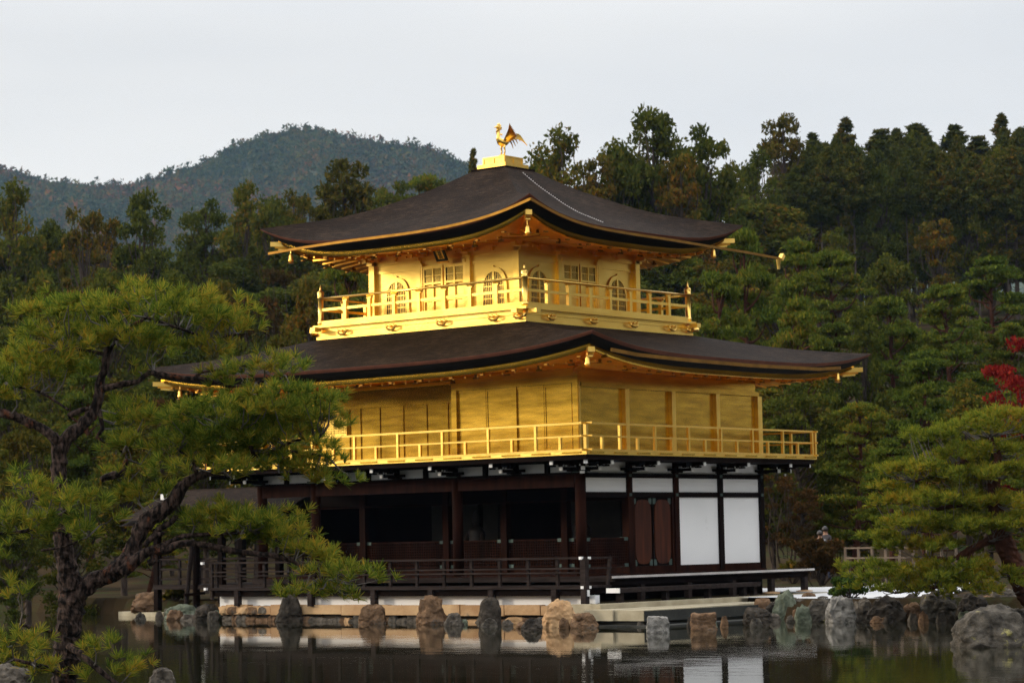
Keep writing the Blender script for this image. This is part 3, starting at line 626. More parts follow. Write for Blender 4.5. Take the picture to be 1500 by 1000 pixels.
for i in range(15):
    x = .14 - i * .955
    if x > -12.5: b = MB(); b.box(x - .04, x + .04, -1.19, -1.12, .94, 1.62); P(b, 'post', GREYW, RL)
b = MB(); b.box(-12.46, -12.38, -1.25, -1.17, .6, 1.64); P(b, 'post', GREYW, RL)
b = MB()
for z_ in (1.64, 1.38): b.box(1.045, 1.095, -1.19, -.12, z_ - .022, z_ + .022)
b.bar((1.07, -.16, 1.64), (1.07, -.28, .95), .07, .08); P(b, 'railing_return', GREYW, RL)
b = MB()
for x, z_ in ((1.0, 1.64), (1.04, .905), (-12.74, 1.64), (-12.62, .905)): b.box(x - .045, x + .045, -1.315, -1.235, z_ - .035, z_ + .035)
b.box(1.11, 1.15, -1.14, -1.06, 1.61, 1.67); b.box(1.141, 1.165, -1.24, -1.16, .68, .84); b.box(1.11, 1.15, -1.14, -1.06, .87, .94)
P(b, 'painted_end', CAPW, RL)
# low step bench on the east side
bn = MB(); bn.box(1.62, 1.98, -1.0, 5.36, .76, .87); BN = P(bn, 'step_bench', GREYW)
b = MB()
for y in (-.75, 1.2, 3.1, 4.75, 5.25): b.box(1.72, 1.88, y - .07, y + .07, .45, .759)
P(b, 'bench_legs', GREYW, BN)['kind'] = 'stuff'
b = MB(); b.box(1.60, 2.0, -1.05, -1.001, .755, .875); P(b, 'painted_end', CAPW, BN)
# side annex roof to the west with its posts
b = MB()
n = 12; rows = []
for j in range(n + 1):
    t = j / n; z_ = 2.95 + .95 * (t ** 1.1); rows.append([(x, .6 + 2.2 * t, z_) for x in (-18.4, -11.75)])
for j in range(n + 1):
    t = 1 - j / n; z_ = 2.95 + .95 * (t ** 1.1); rows.append([(x, 2.8 + 2.2 * (1 - t), z_ + .001) for x in (-18.4, -11.75)])
vs = [p for r_ in rows for p in r_]; b.add(vs, [(2 * i, 2 * i + 1, 2 * i + 3, 2 * i + 2) for i in range(len(rows) - 1)])
vs2 = [(x, y, z - .16) for x, y, z in vs]; b.add(vs2, [(2 * i, 2 * i + 2, 2 * i + 3, 2 * i + 1) for i in range(len(rows) - 1)])
AN = P(b, 'annex_roof', ROOF, None, True)
b = MB()
for x in (-17.1, -14.3, -11.9):
    for y in (1.0, 4.6): b.box(x - .09, x + .09, y - .09, y + .09, .2, 3.0)
b.box(-17.2, -11.8, .93, 1.07, 2.86, 3.0); b.box(-17.2, -11.8, 4.53, 4.67, 2.86, 3.0); P(b, 'annex_frame', DARKW, AN)
b = MB()
for z_ in (1.75, 1.45, 1.15): b.box(-17.1, -11.9, .96, 1.04, z_ - .03, z_ + .03)
b.box(-17.2, -11.8, .9, 4.7, .85, .98)
for i in range(7): b.box(-17.0 + i * .85, -16.93 + i * .85, .96, 1.03, .98, 1.75)
P(b, 'annex_railing', GREYW, AN)
b = MB(); b.box(-16.35, -16.21, .45, .6, 3.55, 3.72); P(b, 'painted_end', CAPW, AN)
# ------------------------------------------------------------ things on the pavilion
def bell(x, y, ztop, label, s=1.0, cl=.12):
    t = thing('wind_bell', label, 'bell', (x, y, ztop), 'bells hanging from the eave corners')
    def PP(b, n, m, par=None, sm=False): o = b.build(n, m, par or t, sm); return o
    b = MB(); b.tube([(0, 0, 0), (0, 0, -cl)], .012, 5); PP(b, 'chain', GOLDB)
    b = MB(); b._lathe((0, 0, -cl - .24 * s), [(.075 * s, 0), (.08 * s, .03 * s), (.062 * s, .07 * s), (.055 * s, .17 * s), (.035 * s, .22 * s), (.01, .24 * s)], 12); PP(b, 'bell_body', GOLDB, None, True)
    b = MB(); b._lathe((0, 0, -cl - .30 * s), [(.03 * s, 0), (.11 * s, .02 * s), (.03 * s, .045 * s)], 10); PP(b, 'clapper_plate', GOLDB)
    return t
bell(-9.95, -.36, 10.50, 'gold bell hanging under the left corner of the topmost eave', 1.0, .10)
bell(-1.28, -.33, 10.52, 'gold bell hanging under the near corner of the topmost eave', 1.0, .12)
bell(-1.25, 8.2, 10.50, 'gold bell hanging under the right corner of the topmost eave', 1.0, .08)
bell(-13.05, -1.8, 6.78, 'gold bell under the left corner of the lower eave, behind pine branches', 1.0, .14)
bell(1.9, -2.0, 6.75, 'gold bell hanging under the near corner of the lower eave', 1.0, .08)
bell(1.95, 9.6, 6.85, 'gold bell hanging under the right corner of the lower eave', 1.0, .14)
# ---- name plaque
PL = thing('name_plaque', 'dark framed gold plaque with black characters tilting out under the top eave', 'sign', (-5.62, 1.12, 10.16))
PL.rotation_euler = (R(30), 0, 0)
def pl(b, n, m): return b.build(n, m, PL)
FR = surf('green_black_frame', (.012, .02, .014), (.03, .04, .025), rough=.6)
b = MB(); b.ring([(-.135, -.20), (.135, -.20), (.135, .20), (-.135, .20)], [(-.19, -.255), (.19, -.255), (.19, .255), (-.19, .255)], -.04, .03); pl(b, 'frame', FR)
b = MB(); b.box(-.136, .136, -.012, .02, -.202, .202); pl(b, 'board', GOLD)
b = MB()
for s_ in (-1, 1): b.box(s_ * .16 - .04, s_ * .16 + .04, -.03, .02, -.32, -.258)
b.box(-.19, .19, -.03, .0, -.30, -.27); pl(b, 'scroll_foot', GOLDB)
INK = surf('black_ink', (.01, .01, .01), (.015, .015, .015), rough=.6)
cu = bpy.data.curves.new('lettering', 'FONT'); cu.body = '究\n竟\n頂'; cu.size = .145; cu.align_x = 'CENTER'; cu.align_y = 'CENTER'; cu.space_line = .87; cu.extrude = .004; cu.offset = .0015
tmp = link(bpy.data.objects.new('lettering_curve', cu)); dg = bpy.context.evaluated_depsgraph_get(); me = bpy.data.meshes.new_from_object(tmp.evaluated_get(dg)); bpy.data.objects.remove(tmp)
me.materials.clear(); me.materials.append(INK); tx = link(bpy.data.objects.new('lettering', me)); tx.parent = PL; tx.rotation_euler = (R(90), 0, 0); tx.location = (0, -.018, 0)
# ---- the gilt phoenix
PH = thing('phoenix_statue', 'gilt phoenix with raised wings and streaming tail standing on the ridge box', 'statue', (CX, CY, 13.17), rz=R(-10))
# local frame: bird faces -y (south); x runs to its left
def ph(b, n, sm=True, par=None): return b.build(n, GOLDB, par or PH, sm)
b = MB(); b._lathe((0, 0, 0), [(.17, 0), (.17, .03), (.12, .04), (.10, .08)], 16); ph(b, 'pedestal', False)
b = MB(); b.tube([(0, .26, .50), (0, .16, .475), (0, .03, .44), (0, -.08, .47), (0, -.15, .54), (0, -.17, .63), (0, -.14, .72), (0, -.12, .80), (0, -.14, .87), (0, -.19, .90), (0, -.25, .885), (0, -.31, .86)],
              [.02, .075, .115, .11, .075, .045, .035, .034, .045, .05, .022, .004], 12); body = ph(b, 'body')
b = MB()
for i, (y, z) in enumerate([(-.16, .97), (-.11, .99), (-.06, .95), (-.03, .89), (-.04, .84)]): b.tube([(0, -.14, .88), (0, (y - .14) / 2, (z + .88) / 2 + .01), (0, y, z), (0, y - .02, z + .02)], [.02, .022, .028, .012], 6)
b.tube([(0, -.17, .84), (0, -.19, .79), (0, -.18, .75)], [.02, .03, .01], 6); b.tube([(0, -.08, .70), (0, -.02, .68), (0, .0, .71)], [.02, .025, .01], 6); ph(b, 'crest', True, body)
for s_ in (-1, 1):
    b = MB(); b.tube([(s_ * .06, .02, .40), (s_ * .07, .01, .30), (s_ * .07, .03, .20), (s_ * .07, .0, .09)], [.045, .028, .02, .024], 8)
    for a_ in (-.5, 0, .5): b.tube([(s_ * .07, 0, .09), (s_ * .07 + math.sin(a_) * .07, -math.cos(a_) * .07, .085)], [.016, .008], 5)
    ph(b, 'leg')
    # wing: feathers fanning up and outwards from the shoulder
    b = MB(); sh = Vector((s_ * .09, .0, .50))
    for i in range(9):
        t = i / 8; top = Vector((s_ * (.26 + .10 * t), .06 + .20 * t, 1.0 - .34 * t)); mid = sh.lerp(top, .55) + Vector((s_ * .09, .0, .0))
        b.add([tuple(sh + Vector((0, -.03 + .05 * t, .02))), tuple(sh + Vector((0, .03 + .06 * t, -.03))), tuple(mid + Vector((0, .055, -.02))), tuple(top), tuple(mid + Vector((0, -.035, .03)))], [(0, 1, 2, 3, 4)])
        b.add([tuple(Vector(q) + Vector((s_ * .012, 0, 0))) for q in (sh + Vector((0, -.03 + .05 * t, .02)), sh + Vector((0, .03 + .06 * t, -.03)), mid + Vector((0, .055, -.02)), top, mid + Vector((0, -.035, .03)))], [(0, 1, 2, 3, 4)])
    ph(b, 'wing', False)
for i in range(9):
    a_ = (i - 4) / 4; b = MB(); ln = .62 - .10 * abs(a_)
    pts = []
    for j in range(8):
        t = j / 7; pts.append((a_ * (.05 + .26 * t), .18 + ln * t * .95, .48 + (.26 + .10 * (1 - abs(a_))) * math.sin(t * 2.0) - .17 * t * t - .16 * abs(a_) * t))
    vs = []; fs = []
    for j, p in enumerate(pts):
        wv = .012 + .026 * math.sin(j / 7 * math.pi); vs += [(p[0] - wv, p[1], p[2]), (p[0] + wv, p[1], p[2] + .01), (p[0], p[1], p[2] - .016)]
    for j in range(7):
        for k in range(3): fs.append((j * 3 + k, j * 3 + (k + 1) % 3, j * 3 + 3 + (k + 1) % 3, j * 3 + 3 + k))
    b.add(vs, fs); ph(b, 'tail_feather')
# ------------------------------------------------------------ ground, pond, far hills
SHX = [-140, -60, -34, -20.5, -17.7, -15.5, -13.6, -12.3, -11.9, 1.0, 2.0, 2.4, 4.3, 4.6, 5.3, 7.2, 8.0, 9.0, 12, 16, 24, 60, 140]
SHY = [34, 16, 6.0, 3.0, 1.5, .8, .4, -.2, -1.15, -1.15, -2.2, 3.5, 3.4, 2.0, 1.6, 1.2, 2.4, 3.0, 4.2, 3.0, -3.0, -10, -18]
def vnoise(x, y, seed=0):
    """smooth value noise, numpy arrays"""
    xi, yi = np.floor(x).astype(int), np.floor(y).astype(int); xf, yf = x - xi, y - yi
    def h(a, b): v = np.sin(a * 127.1 + b * 311.7 + seed * 74.7) * 43758.5453; return v - np.floor(v)
    u, v = xf * xf * (3 - 2 * xf), yf * yf * (3 - 2 * yf)
    return (h(xi, yi) * (1 - u) + h(xi + 1, yi) * u) * (1 - v) + (h(xi, yi + 1) * (1 - u) + h(xi + 1, yi + 1) * u) * v
def ground(x, y):
    x = np.asarray(x, float); y = np.asarray(y, float)
    s = (x - CAM[0]) * Fh[0] + (y - CAM[1]) * Fh[1]; r = (x - CAM[0]) * Rh[0] + (y - CAM[1]) * Rh[1]
    sh = np.interp(x, SHX, SHY); d = y - sh
    base = np.where(d > 0, .50, -1.2)
    edge = np.clip(d / .35 + 0.5, 0, 1); base = -1.2 + 1.70 * edge
    ra = np.clip(r / np.maximum(s, 40) * 150, -45, 45)
    k = np.interp(ra, [-45, -20, 10, 30, 45], [.115, .12, .135, .145, .150])
    lim = np.interp(ra, [-45, -10, 20, 45], [150, 160, 205, 215])
    q = np.clip(s - 93, 0, None); hill = k * np.where(q < lim, q, lim + (q - lim) * -.05) * (1 - np.exp(-q / 25))
    hill = hill + (vnoise(x / 9, y / 9, 3) - .5) * np.clip(q / 30, 0, 1) * 1.5
    isl = .75 * np.exp(-(((x - 13.2) / 3.3) ** 2 + ((y + 29.2) / 2.3) ** 2) ** 2) * 1.9
    lump = (vnoise(x / 1.7, y / 1.7, 9) - .5) * .14 * np.clip((d - 2) / 3, 0, 1) * np.where((x > -13) & (x < 5) & (y < 12), 0, 1)
    return base + np.where(d > 0, hill, 0) + lump + np.where(isl > .02, isl, 0)
sv = np.unique(np.concatenate([np.arange(-60, 20, 8.0), np.arange(20, 62, 1.0), np.arange(50, 84, .45), np.arange(84, 130, 1.5), np.arange(130, 330, 5.0), np.arange(330, 5500, 300.0)]))
rv = np.unique(np.concatenate([np.arange(-3600, -120, 180.0), np.arange(-120, -40, 8.0), np.arange(-40, -22, 2.0), np.arange(-22, 22, .45), np.arange(22, 50, 2.0), np.arange(50, 130, 8.0), np.arange(130, 3600, 180.0)]))
SS, RR = np.meshgrid(sv, rv, indexing='ij'); GX = CAM[0] + SS * Fh[0] + RR * Rh[0]; GY = CAM[1] + SS * Fh[1] + RR * Rh[1]; GZ = ground(GX, GY)
n0, n1 = SS.shape; I = np.arange(n0 * n1).reshape(n0, n1)
Fq = np.stack([I[:-1, :-1], I[1:, :-1], I[1:, 1:], I[:-1, 1:]], -1).reshape(-1, 4)
g = npmesh('ground', np.stack([GX, GY, GZ], -1).reshape(-1, 3), Fq, EARTH, None, True); tag(g, kind='structure')
# water
m, nt, out = newmat('pond_water'); bb = N(nt, 'ShaderNodeBsdfPrincipled'); bb.inputs['Base Color'].default_value = (.012, .012, .006, 1); bb.inputs['Roughness'].default_value = .025; bb.inputs['IOR'].default_value = 1.333
tc = N(nt, 'ShaderNodeTexCoord'); mp = N(nt, 'ShaderNodeMapping'); mp.inputs['Rotation'].default_value = (0, 0, R(-39)); mp.inputs['Scale'].default_value = (1.3, 2.2, 1)
nt.links.new(tc.outputs['Object'], mp.inputs[0])
na = N(nt, 'ShaderNodeTexNoise', i_Scale=1.1, i_Detail=4, i_Roughness=.55); nt.links.new(mp.outputs[0], na.inputs['Vector'])
nb = N(nt, 'ShaderNodeTexNoise', i_Scale=.11, i_Detail=2); nt.links.new(mp.outputs[0], nb.inputs['Vector'])
rr = ramp(nt, [(.42, (.15, .15, .15)), (.62, (1, 1, 1))]); nt.links.new(nb.outputs[0], rr.inputs[0])
mm = N(nt, 'ShaderNodeMath', operation='MULTIPLY'); nt.links.new(na.outputs[0], mm.inputs[0]); nt.links.new(rr.outputs[0], mm.inputs[1])
bp = N(nt, 'ShaderNodeBump', i_Strength=1.0, i_Distance=.0045); nt.links.new(mm.outputs[0], bp.inputs['Height']); nt.links.new(bp.outputs[0], bb.inputs['Normal']); nt.links.new(bb.outputs[0], out.inputs[0])
b = MB(); b.add([(-200, -150, 0), (200, -150, 0), (200, 60, 0), (-200, 60, 0)], [(0, 1, 2, 3)]); tag(b.build('pond_water', m), kind='structure')
# white sand apron east of the pavilion
b = MB(); zg = .512
b.add([(2.62, 3.45, zg), (4.3, 3.42, zg), (4.7, 2.7, zg), (5.6, 2.5, zg), (7.0, 2.4, zg), (7.6, 3.6, zg), (7.0, 7.0, zg), (4.5, 12, zg), (1.0, 19, zg), (-3, 19, zg), (-1, 12, zg), (1.8, 9.6, zg), (2.62, 9.0, zg)], [tuple(range(13))])
tag(b.build('sand_path', SANDG), kind='structure')
b = MB(); b.box(-12, 2.35, 8.6, 14, .3, .516); tag(b.build('sand_path', SANDG), kind='structure')
# ------------------------------------------------------------ stonework
E1 = thing('stone_embankment', 'orange sandstone embankment under the white plinth along the pond', 'retaining wall', (-5.5, -1.1, 0))
def PE(b, n, m, sm=False): o = b.build(n, m, None, sm); o.parent = E1; o.matrix_parent_inverse = Matrix.Translation((5.5, 1.1, 0)); return o
b = MB(); b.box(-12.35, 1.2, -.98, -.80, .40, .70); PE(b, 'white_plinth', WHITE)
ER = random.Random(3)
def stone(name, cx, cy, z0, wx, wy, h, mat, seed, rz=0, parent=None, jag=.22, taper=.25, sub=3, sq=.45, lean=0):
    bm = bmesh.new(); bmesh.ops.create_icosphere(bm, subdivisions=sub, radius=1.0); from mathutils import noise
    off = Vector((seed * 3.17, seed * 1.91, seed * .77))
    for v in bm.verts:
        p = v.co.copy(); mxx = max(abs(p.x), abs(p.y), abs(p.z)); p = p.lerp(p / mxx, sq)
        n_ = noise.noise(p * 1.1 + off) * jag * 1.2 + (.35 - abs(noise.noise(p * 2.1 + off))) * jag * 1.1 + (.3 - abs(noise.noise(Vector((p.x, p.y, p.z * .5)) * 5 + off))) * jag * .55 + noise.noise(p * 11 + off) * jag * .22
        rd = (noise.cell(p * 1.4 + off) - .5) * jag * .25; p = p * (1 + n_ + rd)
        t = (p.z + 1) / 2; sc = 1 - taper * t
        v.co = Vector((p.x * sc * wx / 2 + lean * t, p.y * sc * wy / 2, t * h))
    me = bpy.data.meshes.new(name); bm.to_mesh(me); bm.free(); me.materials.append(mat)
    me.polygons.foreach_set('use_smooth', [sub > 4] * len(me.polygons))
    o = link(bpy.data.objects.new(name, me)); o.location = (cx, cy, z0); o.rotation_euler = (0, 0, rz); o.parent = parent; return o
# ledge blocks and irregular courses below
x = -12.25; i = 0
ledge = [(-11.0, .46), (-10.1, .42), (-8.9, .46), (-7.4, .455), (-5.7, .46), (-4.4, .45), (-3.1, .465), (-1.6, .455), (-.4, .46), (.9, .44)]
px_ = -11.9
for xe, zt_ in ledge:
    b = MB(); b.box(px_ + .015, xe - .015, -1.18 - ER.random() * .06, -.82, .17 + ER.random() * .04, zt_); PE(b, 'ledge_block', SANDST); px_ = xe
b = MB(); b.box(-12.3, 1.5, -1.04, -.6, -.6, .38); PE(b, 'core_wall', surf('dark_joint', (.02, .016, .01), (.05, .035, .02), rough=1, scale=4))
STN = [SANDST, surf('brown_boulder', (.055, .032, .018), (.23, .14, .08), rough=.95, spec=.15, scale=4, detail=12, bump=1.0, bscale=9, extra=((.05, .05, .045), 2, .55, .1), bdist=.05),
       surf('grey_boulder', (.030, .025, .020), (.165, .142, .115), rough=.95, spec=.15, scale=4, detail=12, bump=1.0, bscale=9, extra=((.24, .20, .12), 2.2, .60, .1), bdist=.05)]
x = -12.1; i = 0
while x < 1.1:
    w_ = .16 + ER.random() * .50; i += 1
    o = stone('course_stone', x + w_ / 2, -1.05 - ER.random() * .05, -.2, w_ * 1.04, .30, .26 + ER.random() * .12, STN[ER.choice([0, 1, 1, 2, 2])], i, 0, None, .16, .1, 3, .85)
    o.parent = E1; o.matrix_parent_inverse = Matrix.Translation((5.5, 1.1, 0)); x += w_ * .93
x = -12.2; i = 40
for k in range(5):
    w_ = .3 + ER.random() * .14; i += 1
    if x < -10.3:
        o = stone('course_stone', x + w_ / 2, -1.06, .16, w_ * 1.1, .4, .28, STN[ER.choice([0, 0, 1, 2])], i, 0, None, .14, .1, 2, .6); o.parent = E1; o.matrix_parent_inverse = Matrix.Translation((5.5, 1.1, 0))
    x += w_
# stone landing
LP_ = thing('stone_landing', 'pale stone slab landing stepping down to the pond beside the bench', 'stone landing', (3.3, .2, 0))
def PLn(b, n, m): o = b.build(n, m, None); o.parent = LP_; o.matrix_parent_inverse = Matrix.Translation((-3.3, -.2, 0)); return o
DKST = surf('mossed_dark_stone', (.010, .011, .009), (.03, .03, .024), rough=.9, scale=2, bump=.5, extra=((.12, .11, .085), 2.5, .62, .1))
for (xa, xb, ya, yb, zt_, m_) in ((2.42, 3.3, -3.05, -.5, .40, PALEST), (3.32, 4.17, -2.98, -.6, .395, PALEST), (2.42, 3.2, -.48, 1.7, .40, PALEST), (3.22, 4.05, -.58, 1.5, .398, PALEST), (2.42, 3.1, 1.72, 3.4, .40, PALEST), (3.12, 3.8, 1.52, 3.3, .40, PALEST)):
    b = MB(); b.box(xa, xb, ya, yb, .14, zt_); PLn(b, 'paving_slab', m_)
b = MB(); b.box(4.171, 4.19, -2.95, 3.2, .12, .375); b.box(2.5, 4.1, -2.9, 3.3, -.5, .135); b.box(1.2, 2.45, -2.3, -.9, -.4, .36); PLn(b, 'dark_side', DKST)
b = MB(); b.box(3.0, 4.75, -3.2, 1.6, -.4, .035); PLn(b, 'lower_step', DKST)
KB = tag(MB().box(2.36, 2.60, -2.62, 9.3, .30, .525).build('kerb_stone', PALEST), 'long pale kerb stone running beside the east bench and deck', 'kerb stone')
KB2 = tag(MB().box(1.15, 2.34, -2.60, -2.36, .30, .523).build('kerb_stone', PALEST), 'short pale kerb stone turning the corner by the pond deck post', 'kerb stone')
# boulders
RKC = {'grey': STN[2], 'brown': STN[1], 'orange': STN[0],
       'dark': surf('dark_boulder', (.012, .010, .008), (.070, .058, .046), rough=.95, spec=.15, scale=4, detail=12, bump=1.0, bscale=9, bdist=.05),
       'green': surf('green_grey_boulder', (.040, .05, .032), (.17, .19, .14), rough=.95, spec=.15, scale=4.5, detail=12, bump=1.0, bscale=9, extra=((.33, .32, .28), 1.8, .58, .08), bdist=.05),
       'lichen': surf('lichened_boulder', (.020, .018, .015), (.12, .105, .085), rough=.95, spec=.15, scale=4.5, detail=12, bump=1.0, bscale=9, extra=((.30, .27, .10), 2.4, .60, .06), bdist=.06),
       'white': surf('whitish_boulder', (.06, .057, .05), (.33, .31, .28), rough=.95, scale=5, detail=12, bump=1.0, bscale=9, extra=((.05, .05, .045), 2.6, .56, .08), bdist=.05)}
def rock(px, py, wpx, hpx, d, kind, seed, label, deep=.8, sq=.4, taper=.3, jag=.24, sub=4, z=None, rz=None):
    """boulder whose foot stands at pixel px,py at depth d"""
    p = at(px, py, d); w_ = wpx * d / FPX; h = hpx * d / FPX * .88; z0 = (p.z if z is None else z) - .12
    o = stone('boulder', p.x, p.y, z0, w_ * 1.08, w_ * deep, h + .14, RKC[kind], seed, R(39) if rz is None else rz, None, jag, taper, sub, sq)
    return tag(o, label, 'boulder')
def wd(px, py, z=0):
    q = AF + AR * (px - 750) / FPX + AU * (500 - py) / FPX; return (z - CAM[2]) / q[2]
def wrock(px, py, wpx, hpx, kind, seed, label, **k): return rock(px, py, wpx, hpx, wd(px, py), kind, seed, label, z=0, **k)
wrock(352, 907, 44, 38, 'orange', 1, 'squarish tan post stone at the left end of the embankment', sq=.85, taper=.1, jag=.12)
wrock(425, 910, 42, 44, 'dark', 2, 'dark pointed post stone in front of the embankment, below the pine tip', taper=.6)
wrock(546, 913, 40, 30, 'brown', 3, 'low brown post stone between the pine tip and the middle of the embankment', taper=.3)
wrock(632, 914, 42, 42, 'brown', 4, 'brown and rust split post stone carrying the middle deck post', sq=.6)
wrock(718, 916, 36, 44, 'dark', 5, 'tall smooth dark grey post stone right of the middle deck post', sq=.3, taper=.25, jag=.12)
wrock(820, 918, 52, 42, 'orange', 6, 'big rounded orange boulder under the last deck posts', taper=.4)
wrock(855, 919, 40, 22, 'brown', 7, 'low rust brown stone between the orange boulder and the landing', sq=.5)
wrock(779, 923, 34, 18, 'dark', 8, 'small black stone lying in the water before the orange boulder', taper=.5)
wrock(664, 916, 26, 20, 'grey', 9, 'small grey stone right of the split post stone')
wrock(964, 926, 32, 26, 'white', 10, 'small whitish square stone standing in the water by the landing', sq=.8, taper=.15, jag=.14)
wrock(1031, 922, 36, 26, 'brown', 11, 'mottled brown cube stone standing in the water by the landing', sq=.85, taper=.1, jag=.14)
wrock(1109, 915, 38, 26, 'dark', 12, 'dark squat stone at the right end of the landing', sq=.6, taper=.2)
rock(1152, 905, 40, 43, 63, 'green', 13, 'tall pale green grey standing stone right of the landing', z=.0, taper=.45, sq=.5, rz=.4)
wrock(1176, 911, 24, 26, 'green', 14, 'small greenish stone at the water before the standing stone')
rock(1186, 892, 26, 18, 65, 'brown', 15, 'round brown stone behind the small greenish stone', z=.3)
wrock(1203, 910, 42, 38, 'lichen', 16, 'speckled mossy boulder at the water below the dark green shrub')
wrock(1232, 911, 44, 42, 'white', 17, 'rough whitish boulder directly below the dark green shrub')
wrock(1265, 909, 30, 36, 'grey', 18, 'narrow grey boulder right of the rough whitish one')
wrock(1298, 909, 56, 38, 'dark', 19, 'broad dark boulder on the bank below the left end of the garden pine')
wrock(1335, 908, 34, 26, 'brown', 20, 'low brown boulder between two dark ones on the right bank')
wrock(1373, 907, 56, 44, 'lichen', 21, 'angular grey green boulder on the right bank below the garden pine', sq=.6)
wrock(1425, 905, 50, 36, 'dark', 22, 'dark bank boulder partly behind the big lichened rock')
wrock(1475, 903, 60, 44, 'grey', 23, 'grey bank boulder above the big lichened rock')
wrock(1520, 902, 60, 50, 'dark', 24, 'dark bank boulder cut by the right edge of the picture')
wrock(1455, 946, 112, 62, 'lichen', 25, 'big rounded rock with yellow lichen standing in the pond at right', jag=.2, taper=.35, sub=5)
wrock(1528, 944, 60, 50, 'dark', 26, 'rock in the pond cut by the right edge beside the lichened rock')
wrock(306, 908, 46, 26, 'dark', 27, 'dark knobbly stone left of the tan post stone')
wrock(266, 907, 56, 22, 'green', 28, 'low rounded green stone at the foot of the slanting posts', taper=.4)
rock(222, 898, 60, 26, 78, 'brown', 29, 'broad brown boulder on the left bank behind the pine trunk', z=.2)
rock(335, 893, 30, 20, 74.5, 'orange', 30, 'small tan stone wedged behind the tan post stone', z=.2)
wrock(238, 1003, 40, 26, 'grey', 31, 'grey rock in the pond at the bottom left beside the pine')
wrock(14, 1012, 70, 42, 'grey', 32, 'pale grey rock at the bottom left corner before the pine trunk')
BR = random.Random(31); NB = 0
for (xa, xb, ya, yb, n) in ((938, 1130, 917, 922, 5), (1130, 1500, 904, 912, 26), (205, 330, 903, 909, 8), (640, 880, 914, 921, 9)):
    for i in range(n):
        px = xa + (xb - xa) * (i + BR.random()) / n; py = ya + (yb - ya) * BR.random(); 
        if 940 < px < 1130: py = 918
        NB += 1; kd = BR.choice(['brown', 'dark', 'lichen', 'grey', 'green'])
        o = wrock(px, py, BR.uniform(12, 30), BR.uniform(7, 17), kd, 60 + NB, 'small waterline stone wedged between the larger boulders of the bank', sub=3, jag=.3, taper=.35)
        o['group'] = 'small stones along the waterline'
for i in range(36):
    px = 1118 + i * 11.5 + BR.uniform(-6, 6); dd = 63.5 - .065 * i; NB += 1
    o = rock(px, 893 - BR.uniform(0, 8), BR.uniform(24, 42), BR.uniform(16, 27), dd, BR.choice(['brown', 'dark', 'lichen', 'grey']), 60 + NB, 'small bank stone set behind the row of waterline boulders', z=.12, sub=3, jag=.3)
    o['group'] = 'small stones behind the waterline'
b = MB(); p0 = at(184, 903, 79); p1 = at(250, 905, 76.5); b.bar((p0.x, p0.y, .05), (p1.x, p1.y, .05), .5, .16); tag(b.build('kerb_stone', PALEST), 'low pale waterline kerb on the left bank', 'kerb stone')
